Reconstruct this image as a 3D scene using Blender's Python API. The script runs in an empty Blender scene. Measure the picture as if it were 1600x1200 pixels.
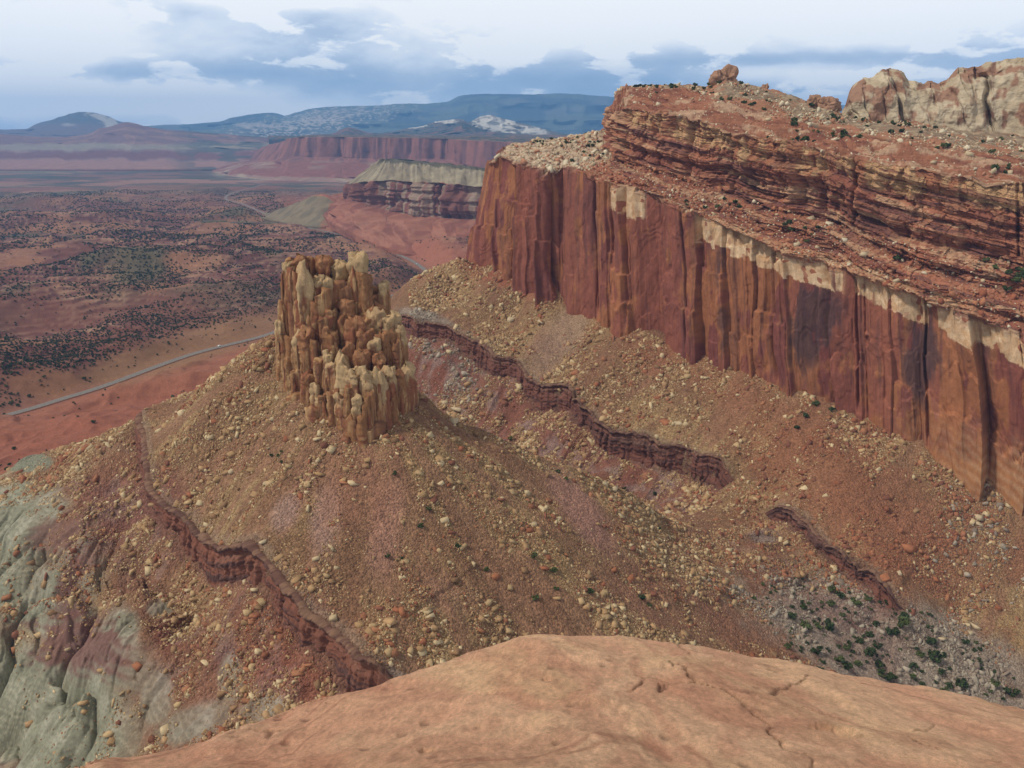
import bpy, bmesh, math, random
import numpy as np
random.seed(7); RNG = np.random.default_rng(7)
PITCH = math.radians(16.3); FPX = 1331.0
cT, sT = math.cos(PITCH), math.sin(PITCH)
scene = bpy.context.scene
COL = scene.collection
QUICK = 1.0

# ------------------------------------------------------------------ noise
def _h(ix, iy, iz, seed):
    n = (ix.astype(np.int64)*374761393 + iy.astype(np.int64)*668265263 + iz.astype(np.int64)*2147483647 + seed*1274126177) & 0xFFFFFFFF
    n = ((n ^ (n >> 13)) * 1274126177) & 0xFFFFFFFF
    n = ((n ^ (n >> 16)) * 2246822519) & 0xFFFFFFFF
    return ((n ^ (n >> 15)) & 0xFFFFFF).astype(np.float32)/16777215.0

def vn3(x, y, z, seed=0):
    x0, y0, z0 = np.floor(x), np.floor(y), np.floor(z)
    fx, fy, fz = (x-x0).astype(np.float32), (y-y0).astype(np.float32), (z-z0).astype(np.float32)
    fx = fx*fx*fx*(fx*(fx*6-15)+10); fy = fy*fy*fy*(fy*(fy*6-15)+10); fz = fz*fz*fz*(fz*(fz*6-15)+10)
    r = 0
    for dx in (0, 1):
        for dy in (0, 1):
            for dz in (0, 1):
                w = (fx if dx else 1-fx)*(fy if dy else 1-fy)*(fz if dz else 1-fz)
                r = r + w*_h(x0+dx, y0+dy, z0+dz, seed)
    return r*2-1

def vn2(x, y, seed=0):
    x0, y0 = np.floor(x), np.floor(y); z0 = np.zeros_like(x0)
    fx, fy = (x-x0).astype(np.float32), (y-y0).astype(np.float32)
    fx = fx*fx*fx*(fx*(fx*6-15)+10); fy = fy*fy*fy*(fy*(fy*6-15)+10)
    return ((_h(x0, y0, z0, seed)*(1-fx)+_h(x0+1, y0, z0, seed)*fx)*(1-fy) +
            (_h(x0, y0+1, z0, seed)*(1-fx)+_h(x0+1, y0+1, z0, seed)*fx)*fy)*2-1

def fbm2(x, y, oct=4, seed=0, gain=0.5, lac=2.03):
    r = 0; a = 1.0; s = 0
    for i in range(oct):
        c, sn = math.cos(i*0.9), math.sin(i*0.9)
        r = r + a*vn2((x*c-y*sn)+i*17.3, (x*sn+y*c)-i*9.1, seed+i); s += a
        a *= gain; x = x*lac; y = y*lac
    return r/s*1.6

def fbm3(x, y, z, oct=4, seed=0, gain=0.5, lac=2.03):
    r = 0; a = 1.0; s = 0
    for i in range(oct):
        r = r + a*vn3(x+i*13.7, y-i*5.3, z+i*3.1, seed+i); s += a
        a *= gain; x = x*lac; y = y*lac; z = z*lac
    return r/s*1.6

def ridge2(x, y, oct=3, seed=0):
    r = 0; a = 1.0; s = 0
    for i in range(oct):
        r = r + a*(1-np.abs(vn2(x+i*7.7, y+i*3.3, seed+i))*2); s += a
        a *= .5; x = x*2.1; y = y*2.1
    return r/s

def cell2(x, y, seed=0):
    """nearest-cell: returns (F1, F2-F1, random id)"""
    x0, y0 = np.floor(x), np.floor(y); z0 = np.zeros_like(x0)
    f1 = np.full(x.shape, 9.0, np.float32); f2 = f1.copy(); idv = np.zeros(x.shape, np.float32)
    for dx in (-1, 0, 1):
        for dy in (-1, 0, 1):
            cx, cy = x0+dx, y0+dy
            px = cx+_h(cx, cy, z0, seed); py = cy+_h(cx, cy, z0, seed+1)
            d = np.sqrt((px-x)**2+(py-y)**2).astype(np.float32); i_ = _h(cx, cy, z0, seed+2)
            n = d < f1
            f2 = np.where(n, f1, np.minimum(f2, d)); idv = np.where(n, i_, idv); f1 = np.where(n, d, f1)
    return f1, f2-f1, idv

def cell1(x, seed, jit=.85):
    i0 = np.floor(x); z0 = np.zeros_like(i0); best = np.full(x.shape, 9.); sec = best.copy(); loc = np.zeros(x.shape); idx = np.zeros(x.shape); idx2 = idx.copy(); loc2 = loc.copy()
    for d in (-1, 0, 1):
        c = i0+d; p = c+.5+jit*(_h(c, z0, z0, seed)-.5); e = np.abs(x-p); n = e < best; n2 = (~n) & (e < sec)
        sec_n = np.where(n, best, np.where(n2, e, sec)); idx2 = np.where(n, idx, np.where(n2, c, idx2)); loc2 = np.where(n, loc, np.where(n2, x-p, loc2))
        idx = np.where(n, c, idx); loc = np.where(n, x-p, loc); best = np.where(n, e, best); sec = sec_n
    return idx, loc, sec-best, idx2, loc2
def hid(i, seed): return _h(i, np.zeros_like(i), np.zeros_like(i), seed)
def sst(a, b, x):
    t = np.clip((x-a)/(b-a), 0, 1); return t*t*(3-2*t)
def mix(a, b, t):
    t = np.asarray(t)[..., None]; return a*(1-t)+b*t
def lin(r, g, b):
    f = lambda c: (c/255/12.92) if c/255 <= .04045 else ((c/255+.055)/1.055)**2.4
    c = np.array([f(r), f(g), f(b)], np.float32); y = float(c@np.array([.3, .55, .15], np.float32))
    return c*.91+y*.09*np.array([1.08, 1.0, .72], np.float32)

# ------------------------------------------------------------------ camera geometry
def ray(u, v):
    dx = (u-800)/FPX; dy = -(v-600)/FPX
    return dx, cT+dy*sT, -sT+dy*cT
def P(u, v, D):
    a, b, c = ray(u, v); t = D/b
    return np.array([a*t, D, c*t])
def proj(x, y, z):
    dep = np.maximum(y*cT - z*sT, 1e-3)
    up = y*sT + z*cT
    return 800+FPX*x/dep, 600-FPX*up/dep

# ------------------------------------------------------------------ object helpers
def tag(o, label=None, cat=None, group=None, kind=None):
    if label: o['label'] = label
    if cat: o['category'] = cat
    if group: o['group'] = group
    if kind: o['kind'] = kind
    return o
def mesh_np(name, V, F, col=None, mat=None, smooth=True, parent=None, link=True):
    """V (n,3), F (m,k) constant k"""
    me = bpy.data.meshes.new(name)
    V = np.ascontiguousarray(V, np.float32); F = np.ascontiguousarray(F, np.int32); k = F.shape[1]
    me.vertices.add(len(V)); me.vertices.foreach_set('co', V.ravel())
    me.loops.add(F.size); me.loops.foreach_set('vertex_index', F.ravel())
    me.polygons.add(len(F)); me.polygons.foreach_set('loop_start', np.arange(0, F.size, k, dtype=np.int32))
    try: me.polygons.foreach_set('loop_total', np.full(len(F), k, np.int32))
    except Exception: pass
    if smooth: me.polygons.foreach_set('use_smooth', np.ones(len(F), bool))
    me.update(calc_edges=True)
    if col is not None:
        a = me.color_attributes.new('Col', 'FLOAT_COLOR', 'POINT')
        c4 = np.ones((len(V), 4), np.float32); c4[:, :col.shape[1]] = np.clip(col, 0, 1); a.data.foreach_set('color', c4.ravel())
    if mat: me.materials.append(mat)
    o = bpy.data.objects.new(name, me)
    if link: COL.objects.link(o)
    if parent: o.parent = parent
    return o
def grid_faces(n, m):
    i = np.arange(n*m, dtype=np.int32).reshape(n, m)
    return np.stack([i[:-1, :-1], i[1:, :-1], i[1:, 1:], i[:-1, 1:]], -1).reshape(-1, 4)

# ------------------------------------------------------------------ materials
def rock_mat(name, noises, bumps, rough=0.95, objcol=False, veg=None):
    """colour comes from the mesh's own rock colours, broken up by 3-D noise; noises: (scale, amount, xyz stretch)"""
    m = bpy.data.materials.new(name); m.use_nodes = True; nt = m.node_tree; N = nt.nodes; L = nt.links
    b = N['Principled BSDF']; b.inputs['Roughness'].default_value = rough
    b.inputs['Specular IOR Level'].default_value = 0.15
    if objcol:
        a = N.new('ShaderNodeObjectInfo'); src = a.outputs['Color']
    else:
        a = N.new('ShaderNodeVertexColor'); a.layer_name = 'Col'; src = a.outputs['Color']
    tc = N.new('ShaderNodeTexCoord')
    cur = src
    for (sc, amt, st) in noises:
        mp = N.new('ShaderNodeMapping'); mp.inputs['Scale'].default_value = st; L.new(tc.outputs['Object'], mp.inputs['Vector'])
        n = N.new('ShaderNodeTexNoise'); n.inputs['Scale'].default_value = sc; n.inputs['Detail'].default_value = 5; n.inputs['Roughness'].default_value = .65
        L.new(mp.outputs[0], n.inputs['Vector'])
        r = N.new('ShaderNodeMapRange'); r.inputs['From Min'].default_value = .3; r.inputs['From Max'].default_value = .7
        r.inputs['To Min'].default_value = 1-amt; r.inputs['To Max'].default_value = 1+amt; r.clamp = False
        L.new(n.outputs['Fac'], r.inputs['Value'])
        mm = N.new('ShaderNodeVectorMath'); mm.operation = 'SCALE'
        L.new(cur, mm.inputs[0]); L.new(r.outputs[0], mm.inputs['Scale']); cur = mm.outputs[0]
    L.new(cur, b.inputs['Base Color'])
    prev = None
    for (sc, dist, st) in bumps:
        mp = N.new('ShaderNodeMapping'); mp.inputs['Scale'].default_value = st; L.new(tc.outputs['Object'], mp.inputs['Vector'])
        n = N.new('ShaderNodeTexNoise'); n.inputs['Scale'].default_value = sc; n.inputs['Detail'].default_value = 6; n.inputs['Roughness'].default_value = .7
        L.new(mp.outputs[0], n.inputs['Vector'])
        bp = N.new('ShaderNodeBump'); bp.inputs['Strength'].default_value = 1.0; bp.inputs['Distance'].default_value = dist
        L.new(n.outputs['Fac'], bp.inputs['Height'])
        if prev: L.new(prev.outputs[0], bp.inputs['Normal'])
        prev = bp
    if prev: L.new(prev.outputs[0], b.inputs['Normal'])
    return m
ONE = (1, 1, 1)
M_ground = rock_mat('ground_soil', [(.9, .22, ONE), (.12, .10, ONE)], [(1.1, .5, ONE)])
def add_grit(m, scale, amt, bdist):
    nt = m.node_tree; N = nt.nodes; L = nt.links; b = N['Principled BSDF']
    tc = N.new('ShaderNodeTexCoord'); v = N.new('ShaderNodeTexVoronoi'); v.inputs['Scale'].default_value = scale; L.new(tc.outputs['Object'], v.inputs['Vector'])
    sx = N.new('ShaderNodeSeparateColor'); L.new(v.outputs['Color'], sx.inputs[0])
    r = N.new('ShaderNodeMapRange'); r.inputs['To Min'].default_value = 1-amt; r.inputs['To Max'].default_value = 1+amt; L.new(sx.outputs[0], r.inputs['Value'])
    src = b.inputs['Base Color'].links[0].from_socket
    mm = N.new('ShaderNodeVectorMath'); mm.operation = 'SCALE'; L.new(src, mm.inputs[0]); L.new(r.outputs[0], mm.inputs['Scale'])
    vc = N.new('ShaderNodeVertexColor'); vc.layer_name = 'Col'
    mi = N.new('ShaderNodeMix'); mi.data_type = 'RGBA'; L.new(vc.outputs['Alpha'], mi.inputs[0]); L.new(src, mi.inputs[6]); L.new(mm.outputs[0], mi.inputs[7]); L.new(mi.outputs[2], b.inputs['Base Color'])
    bp = N.new('ShaderNodeBump'); bp.inputs['Distance'].default_value = bdist; bp.invert = True; L.new(v.outputs['Distance'], bp.inputs['Height']); L.new(vc.outputs['Alpha'], bp.inputs['Strength'])
    for q in list(N):
        if q.type == 'BUMP' and q != bp:
            m2 = N.new('ShaderNodeMath'); m2.operation = 'MULTIPLY_ADD'; m2.inputs[1].default_value = .75; m2.inputs[2].default_value = .25; L.new(vc.outputs['Alpha'], m2.inputs[0]); L.new(m2.outputs[0], q.inputs['Strength'])
    if b.inputs['Normal'].links: L.new(b.inputs['Normal'].links[0].from_socket, bp.inputs['Normal'])
    L.new(bp.outputs[0], b.inputs['Normal'])
add_grit(M_ground, 1.3, .28, .5)
M_far = rock_mat('far_ground', [(.02, .18, ONE)], [(.03, 6, ONE)])
M_wall = rock_mat('red_sandstone', [(.16, .16, (1, 1, .35)), (1.4, .16, ONE)], [(.45, .35, (1, 1, .6)), (1.3, .25, ONE)])
M_ledge = rock_mat('ledgy_sandstone', [(.25, .2, (.4, .4, 3)), (1.2, .16, ONE)], [(.6, .7, (.35, .35, 2.5)), (1.5, .3, ONE)])
M_spire = rock_mat('spire_rock', [(.8, .2, (1, 1, .2)), (1.5, .16, ONE)], [(.9, .5, (1, 1, .25)), (2.5, .2, ONE)])
M_dome = rock_mat('dome_sandstone', [(.12, .14, (1, 1, .5)), (.5, .12, (1, 1, 2))], [(.25, 1.0, (1, 1, 1.5))])
M_slick = rock_mat('slickrock', [(3.0, .12, (1, .6, 1)), (22, .16, (1, .5, 1)), (90, .22, (1, .5, 1))], [(5, .09, (.5, 1, 1)), (28, .05, ONE), (110, .016, ONE)])
M_rub = rock_mat('rubble_rock', [(1.5, .18, ONE)], [(5, .04, ONE)])
M_boul = rock_mat('boulder_rock', [(1.3, .2, ONE)], [(5, .05, ONE)], objcol=True)
M_leaf = rock_mat('juniper_leaves', [(1.5, .35, ONE)], [])
M_bark = rock_mat('juniper_bark', [(4, .2, (1, 1, .2))], [(6, .05, (1, 1, .2))])
M_road = rock_mat('asphalt', [(.3, .1, ONE)], [])
M_paint = rock_mat('line_paint', [(1, .05, ONE)], [])

# ------------------------------------------------------------------ thin plate spline
class TPS:
    def __init__(s, pts, lam=1e-3, scale=100.0):
        p = np.array(pts, float); s.sc = scale; X = p[:, :2]/scale; n = len(X)
        d2 = ((X[:, None]-X[None])**2).sum(-1)
        K = np.where(d2 > 0, d2*np.log(d2+1e-12)*.5, 0) + lam*np.eye(n)
        Pm = np.hstack([np.ones((n, 1)), X]); A = np.block([[K, Pm], [Pm.T, np.zeros((3, 3))]])
        w = np.linalg.solve(A, np.concatenate([p[:, 2], np.zeros(3)])); s.w = w[:n]; s.a = w[n:]; s.X = X
    def __call__(s, x, y):
        sh = x.shape; q = np.stack([x.ravel(), y.ravel()], -1)/s.sc; out = np.empty(len(q))
        for i in range(0, len(q), 20000):
            c = q[i:i+20000]; d2 = ((c[:, None]-s.X[None])**2).sum(-1)
            out[i:i+20000] = (np.where(d2 > 0, d2*np.log(d2+1e-12)*.5, 0)@s.w) + s.a[0] + c@s.a[1:]
        return out.reshape(sh)

def polydist(x, y, pts):
    """signed distance to polyline (positive on the left of travel) and the parameter along it (m)"""
    pts = np.array(pts, float)[:, :2]; best = np.full(x.shape, 1e9); sg = np.zeros(x.shape); par = np.zeros(x.shape); acc = 0
    for a, b in zip(pts[:-1], pts[1:]):
        d = b-a; l = math.hypot(*d); t = np.clip(((x-a[0])*d[0]+(y-a[1])*d[1])/l/l, 0, 1)
        ex, ey = x-(a[0]+t*d[0]), y-(a[1]+t*d[1]); dd = np.hypot(ex, ey)
        s = np.sign(d[0]*(y-a[1])-d[1]*(x-a[0])); n = dd < best
        best = np.where(n, dd, best); sg = np.where(n, s, sg); par = np.where(n, acc+t*l, par); acc += l
    return best*sg, par, acc

# ------------------------------------------------------------------ terrain control
CP = [  # u, v, distance : the slopes below the walls
 (430,590,345),(465,612,335),(515,648,325),(570,672,318),(600,660,322),(645,627,335),(560,640,340),
 (430,530,356),(330,590,375),(230,650,400),(130,692,428),(50,722,450),
 (0,800,370),(0,900,320),(0,1000,292),(0,1200,250),(200,1150,240),(400,1150,216),(400,1100,228),(500,1050,230),
 (235,770,338),(200,720,368),(120,850,328),(100,1000,288),(300,950,283),(300,850,310),(300,700,337),(400,700,325),
 (400,800,293),(400,900,266),(500,750,303),(500,900,262),(600,900,260),(600,800,290),(600,1000,236),(200,1000,268),
 (700,700,322),(700,850,283),(700,1000,242),(800,800,308),(800,900,279),(800,1000,255),(900,900,292),(950,1000,268),
 (1000,900,314),(1100,1000,297),(1100,900,342),(1200,900,366),(1200,1000,322),(1300,950,353),(1300,1050,312),(1400,1000,345),
 (1500,1050,335),(1600,1000,352),(1600,1120,318),
 (650,605,345),(700,655,349),(780,696,350),(880,744,353),(1000,788,369),(1120,828,396),(1050,850,360),
 (650,440,690),(720,408,692),(612,466,712),(640,500,645),(700,520,627),(760,545,605),(810,585,580),(895,634,533),(950,668,513),(1030,712,485),(1155,745,453),
 (700,600,592),(800,650,557),(900,700,512),(900,735,494),(1000,757,476),(1090,792,440),
 (740,416,698),(800,432,666),(862,458,638),(885,483,630),(940,503,605),(1000,523,579),(1100,563,542),(1240,615,497),(1330,653,472),(1430,703,448),(1600,788,416),
 (1100,650,505),(1300,750,427),(1300,850,392),(1400,800,411),(1500,850,399),(1500,950,372),(1600,900,389),(1000,600,541),(900,550,590),(800,500,641),(700,460,680),
 (1185,795,428),(1290,860,388),(1400,940,357),
 (1850,935,376),(1850,1100,330),(2200,1155,338),
]
ctrl = [P(*c) for c in CP]
ctrl += [np.array(c, float) for c in [
 (-75,345,-104),(-60,372,-118),(-80,430,-165),(-100,500,-205),(-20,430,-192),(-60,480,-207),(0,450,-203),(40,440,-203),(-120,560,-232),
 (-160,640,-255),(-240,600,-262),(-300,520,-262),(-360,470,-258),(-420,420,-262),(-340,380,-225),(-300,300,-222),(-420,260,-250),
 (-200,700,-262),(-160,800,-262),(-60,820,-220),(150,700,-150),(300,600,-160),(400,500,-190),(0,800,-160),
 (-150,150,-215),(0,150,-190),(0,200,-172),(150,150,-235),(200,230,-240),(300,250,-262),(-100,200,-182),(90,200,-205)]]
tps = TPS(ctrl, lam=2e-3)

ROADPX = [(-260,712,640),(0,652,0),(100,623,0),(170,601,0),(300,554,0),(425,521,0)]
ZV = -250.0
def road_pts():
    pts = []
    for u, v, _ in ROADPX:
        a, b, c = ray(u, v); t = ZV/c; pts.append((a*t, b*t))
    pts += [(-300, 1215), (-215, 1330), (-150, 1430), (-128, 1500)]
    for u, v in [(670,427),(640,406),(590,386),(540,369),(490,358),(455,350),(436,344)]:
        a, b, c = ray(u, v); t = ZV/c; pts.append((a*t, b*t))
    pts += [(-1010, 3260), (-1150, 3500), (-1250, 3900), (-1300, 4600)]
    P_ = np.array(pts); out = []
    for i in range(len(P_)-1):
        p0 = P_[max(i-1, 0)]; p1 = P_[i]; p2 = P_[i+1]; p3 = P_[min(i+2, len(P_)-1)]
        for k in range(12):
            t = k/12; out.append(.5*((2*p1)+(-p0+p2)*t+(2*p0-5*p1+4*p2-p3)*t*t+(-p0+3*p1-3*p2+p3)*t**3))
    out.append(P_[-1]); return np.array(out)
ROAD = road_pts()

LEDGES = [  # path of the ledge as (u,v,D); first the uphill side lies on the LEFT of travel after orienting
 dict(p=[(600,512,665),(640,502,645),(700,520,627),(750,538,608),(775,565,592),(810,585,580),(850,612,556),(895,634,533),(950,668,513),(1030,712,485),(1100,738,465),(1158,748,450)], h=19),
 dict(p=[(1180,792,430),(1230,812,415),(1290,858,388),(1330,885,375),(1400,940,357),(1432,962,353)], h=12),
 dict(p=[(222,655,398),(225,710,372),(236,772,338),(270,822,320),(320,850,305),(372,885,283),(440,930,262),(480,960,250),(522,990,240),(560,1035,226),(650,1062,222)], h=14),
]
for L_ in LEDGES:
    L_['w'] = np.array([P(*q)[:2] for q in L_['p']])

CREST = [P(*q)[:2] for q in [(640,602,345),(700,655,349),(780,696,350),(880,744,353),(1000,788,369),(1120,828,396)]]
def jagf(x, y, k): return (fbm2(x/34, y/34, 2, 41+k)*4.5+fbm2(x/8, y/8, 3, 51+k)*1.1)*(1, .8, .45)[k]
def valley_h(x, y):
    r = np.hypot(x, y)
    rd, _, _ = polydist(x[::1], y, ROAD[::6]) if x.size < 4000 else (None, None, None)
    return r

def height(x, y, rdist):
    """terrain height; returns z and masks"""
    D = np.hypot(x, y)
    zn = CO['tps'](x, y)
    zn = zn - np.maximum(D-800, 0)*.6 - np.maximum(-x-430, 0)*.5
    # gullies and lumps on the talus
    g = fbm2(x/38, y/38, 4, 11)*2.2 + ridge2(x/14, y/14, 2, 21)*.5 + fbm2(x/5, y/5, 3, 31)*.45 + fbm2(x/1.3, y/1.3, 2, 37)*.16
    u, v = proj(x, y, zn)
    bad = sst(330, 150, u+ (1000-v)*-.35)*sst(740, 860, v)       # clay badlands at lower left
    wx, wy = x+fbm2(x/20, y/20, 2, 5)*6, y+fbm2(x/20, y/20, 2, 6)*6
    gul = np.abs(vn2(wx/26+2, wy/40, 77))*2
    gul2 = np.abs(vn2(wx/9+2, wy/15, 78))*2
    zn = zn + g*(1-.9*bad) + bad*(np.sqrt(np.minimum(gul, .95))*10+np.sqrt(np.minimum(gul2, .9)+.02)*3.0-8.5+np.abs(vn2(wx/3.6, wy/9, 79))*1.5+np.abs(vn2(wx/1.5+9, wy/4, 81))*.8+fbm2(x/2, y/2, 3, 80)*.12)
    mp_ = P(38, 730, 452); zn = zn+6.5*np.exp(-(((x-mp_[0])/13)**2+((y-mp_[1])/8)**2)**1.5)
    cr_d, cr_p, cr_t = polydist(x, y, CREST)
    ef = sst(0, 30, cr_p)*sst(0, 40, cr_t-cr_p)
    zn = zn + ef*(4.0*np.exp(-np.abs(cr_d)/5)-13*np.exp(-((cr_d-38)/20)**2)*(cr_d > 0)*sst(0, 12, cr_d))
    mz = [bad]
    for k, L_ in enumerate(LEDGES):
        m = (np.abs(x-L_['w'][:, 0].mean()) < 230) & (np.abs(y-L_['w'][:, 1].mean()) < 230)
        dd = np.full(x.shape, 99.0); par = np.zeros(x.shape)
        if m.any():
            xs, ys = x[m], y[m]
            d, p, tot = polydist(xs, ys, L_['w'])
            endf = sst(0, 14, p)*sst(0, 14, tot-p)
            jag = jagf(xs, ys, k)
            d2 = d + jag
            hh = L_['h']*endf*(.75+.35*vn2(xs/25, ys/25, 91+k))
            st = sst(-.1, 1.0, d2)
            zn[m] += hh*(st-.5)*np.exp(-np.abs(d2)/24)
            # eroded flutes under the ledge
            below = np.exp(-((d2+22)/20)**2)*endf*(d2 < 0)
            zn[m] += below*(np.abs(vn2(p/7.0, d2/60, 55))*-4+np.abs(vn2(p/2.7, d2/20, 57))*-1.2+1.5)
            dd[m] = np.where(endf > .05, d2, 99); par[m] = endf
        mz.append((dd, par))
    # valley floor
    away = sst(8, 70, rdist)
    vb = fbm2(x/420, y/420, 5, 61)
    tz = vb*16+fbm2(x/90, y/90, 3, 67)*4+8
    tz = tz+ridge2((x+y*.3)/260, (y-x*.2)/200, 2, 69)*11
    q = tz/4.0; terr = (np.floor(q)+sst(.35, .65, q-np.floor(q)))*4.0
    farf = sst(6000, 2500, D)
    zv = ZV + away*farf*(terr*.85+tz*.55+fbm2(x/12, y/12, 2, 71)*.5) - away*.3 + sst(12, 60, rdist)*sst(1200, 900, D)*(ridge2(x/50, y/50, 3, 73)*4.5+fbm2(x/110, y/110, 3, 75)*5)
    zv = zv - 90*sst(-20, 70, x)*sst(820, 660, D)
    # low red hills just this side of the road
    hl = np.exp(-((u-190)/260)**2)*sst(560, 640, v)*0
    zv = zv + away*hl
    zv = zv + sst(3500, 9000, D)*0
    k = 5.0
    hmx = np.maximum(zn, zv); z = hmx + k*np.log(np.exp((zn-hmx)/k)+np.exp((zv-hmx)/k))-k*np.log(1+np.exp(-np.abs(zn-zv)/k))*.0
    near = sst(-6, 6, zn-zv)
    return z, near, mz, terr, tz
CO = {}

# coarse lookup of the spline for speed
class Lut:
    def __init__(s, f, x0, x1, y0, y1, st):
        s.x0, s.y0, s.st = x0, y0, st; xs = np.arange(x0, x1+st, st); ys = np.arange(y0, y1+st, st)
        X, Y = np.meshgrid(xs, ys, indexing='ij'); s.Z = f(X, Y)
    def __call__(s, x, y):
        i = np.clip((x-s.x0)/s.st, 0, s.Z.shape[0]-1.001); j = np.clip((y-s.y0)/s.st, 0, s.Z.shape[1]-1.001)
        a = i.astype(int); b = j.astype(int); f = i-a; g = j-b; Z = s.Z
        return (Z[a, b]*(1-f)+Z[a+1, b]*f)*(1-g)+(Z[a, b+1]*(1-f)+Z[a+1, b+1]*f)*g
CO['tps'] = Lut(tps, -900, 900, 60, 1300, 4.0)
RD = Lut(lambda X, Y: np.abs(polydist(X, Y, ROAD[::4])[0]), -2400, 1200, 300, 5000, 12.0)

# polar terrain grid : rows pick out equal steps on the slopes, columns equal angles
az = np.linspace(math.radians(-44), math.radians(44), int(1350*QUICK))
r1 = np.exp(np.linspace(math.log(125), math.log(760), int(1250*QUICK)))
r2 = np.exp(np.linspace(math.log(760), math.log(9000), int(560*QUICK)))[1:]
r3 = np.exp(np.linspace(math.log(9000), math.log(21500), 30))[1:]
rr = np.concatenate([r1, r2, r3])
RRg, AZg = np.meshgrid(rr, az, indexing='ij')
GX, GY = RRg*np.sin(AZg), RRg*np.cos(AZg)
rdist = RD(GX, GY)
GZ, near, mz, terr, tz = height(GX, GY, rdist)
GU, GV = proj(GX, GY, GZ)

def blob(u, v, cu, cv, ru, rv, rot=0, soft=.5, nz=None):
    c, s = math.cos(math.radians(rot)), math.sin(math.radians(rot))
    a = ((u-cu)*c+(v-cv)*s)/ru; b = (-(u-cu)*s+(v-cv)*c)/rv
    d = np.sqrt(a*a+b*b)
    if nz is not None: d = d+nz
    return sst(1+soft, 1-soft, d)

C_tan = lin(152, 121, 82); C_tan2 = lin(128, 94, 66); C_soil = lin(140, 100, 74); C_red = lin(142, 90, 62); C_pale = lin(160, 130, 108)
C_purp = lin(108, 72, 66); C_dark = lin(84, 60, 52); C_gry = lin(142, 124, 108); C_clay = lin(128, 126, 104); C_claypurp = lin(112, 76, 68)
def streaks(x, y, seed):
    a = np.arctan2(y-340, x+65); r = np.hypot(x+65, y-340)
    s1 = fbm2(a*11, r/55, 4, seed); al = .71*x-.70*y; ac = .70*x+.71*y
    s2 = fbm2(al/9, ac/50, 4, seed+3); w = sst(-20, 30, ac-330)*sst(380, 440, y+x*.3)
    return s1*(1-w)+s2*w
def ground_colour():
    x, y, z, u, v = GX, GY, GZ, GU, GV
    n1 = fbm2(x/30, y/30, 4, 101); n2 = fbm2(x/7, y/7, 4, 111); n3 = fbm2(x/1.8, y/1.8, 3, 121)
    wn = n1*.35+n2*.2; st_ = streaks(x, y, 700); st2 = streaks(x*1.0, y*1.0, 720)
    c = np.broadcast_to(C_tan, x.shape+(3,)).copy()
    c = mix(c, C_tan2, sst(-.3, .5, n1))
    c = mix(c, C_soil, sst(-.1, .45, st_+n2*.3)*.8)
    c = mix(c, lin(118,82,58), sst(.1, .5, st2)*.5)
    # main talus is redder
    mt = sst(0, 30, (v-(470+(u-600)*.62))*-1)*0
    right = sst(1120, 1220, u+(v-800)*.2+wn*60)
    c = mix(c, C_red, right*sst(-.3, .5, n1+.1)*.45)
    for (cu, cv, ru, rv, rot, col, w) in [
        (1180,700,70,40,35,C_red,.3),(1260,720,120,60,40,lin(146,96,66),.4),(1430,850,120,50,35,lin(148,94,66),.45),(1330,800,60,90,0,lin(144,92,64),.4),
        (800,425,90,30,20,lin(150,84,60),.8),(900,490,60,50,30,C_tan,.6),(870,540,30,70,40,C_pale*.9,.6),(1130,600,90,35,30,C_red,.5),(1030,560,60,35,25,C_red,.6),
        (470,770,14,70,25,lin(150,104,88),.7),(600,830,26,80,8,lin(156,112,92),.8),(510,810,24,60,8,lin(158,122,106),.8),(445,800,18,30,30,lin(156,122,106),.8),
        (910,800,26,75,-35,lin(156,112,94),.9),(560,760,60,80,0,lin(142,96,74),.6),(500,700,80,60,0,C_soil,.5),(700,930,60,25,20,lin(150,108,84),.6),
        (420,1000,80,60,40,lin(128,82,60),.7),(480,960,70,35,40,lin(126,82,66),.7),(300,1000,60,40,0,C_tan2,.6),(265,990,26,30,0,lin(116,66,54),.8),(355,1030,22,26,0,lin(100,60,52),.8),
        (450,1060,80,40,30,lin(140,80,60),.7),(250,780,40,50,0,lin(120,72,60),.8),(180,800,50,50,0,lin(118,80,70),.7),(200,720,60,18,-25,lin(134,96,62),.5),
        (1050,950,130,50,20,lin(140,96,74),.7),(1250,960,60,25,15,lin(138,98,78),.7),(1420,850,20,9,20,lin(148,92,64),.5)]:
        c = mix(c, col, blob(u, v, cu, cv, ru, rv, rot, .45, wn*.5)*w)
    # clay badlands
    bad = mz[0]
    bl = 0
    for (cu, cv, ru, rv, rot) in [(60,1120,170,110,20),(20,860,70,100,0),(90,920,80,50,-40),(40,800,70,60,0),(110,850,60,30,-50),(150,1010,120,50,30),(245,1090,28,50,0),(300,1130,70,30,-20),(410,1110,40,26,-20),(250,950,20,14,0),(190,1000,30,60,-10),(360,1060,20,40,0)]:
        bl = np.maximum(bl, blob(u, v, cu, cv, ru, rv, rot, .3, wn*.6))
    clay = mix(np.broadcast_to(C_clay, x.shape+(3,)), lin(146,143,122), sst(-.2, .6, n2))
    clay = mix(clay, lin(118,116,94), sst(.1, .6, n1))
    bz = z/1.5+n2*.35; bz = bz-np.floor(bz); clay = mix(clay, lin(172,160,136), sst(.0, .12, bz)*sst(.30, .16, bz)*.45*sst(-.4, .3, n1+n2*.3)); clay = mix(clay, lin(104,98,84), sst(.45, .6, bz)*sst(.85, .7, bz)*.35)
    for (cu, cv, ru, rv, rot, w) in [(130,1010,85,45,10,.9),(110,940,30,25,0,.8),(130,880,50,20,-50,.8),(100,830,50,24,-20,.7),(230,800,40,20,0,.6)]:
        clay = mix(clay, C_claypurp, blob(u, v, cu, cv, ru, rv, rot, .35, n2*.3+.15*np.sin(z*2.2))*w)
    c = mix(c, clay, bl)
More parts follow.
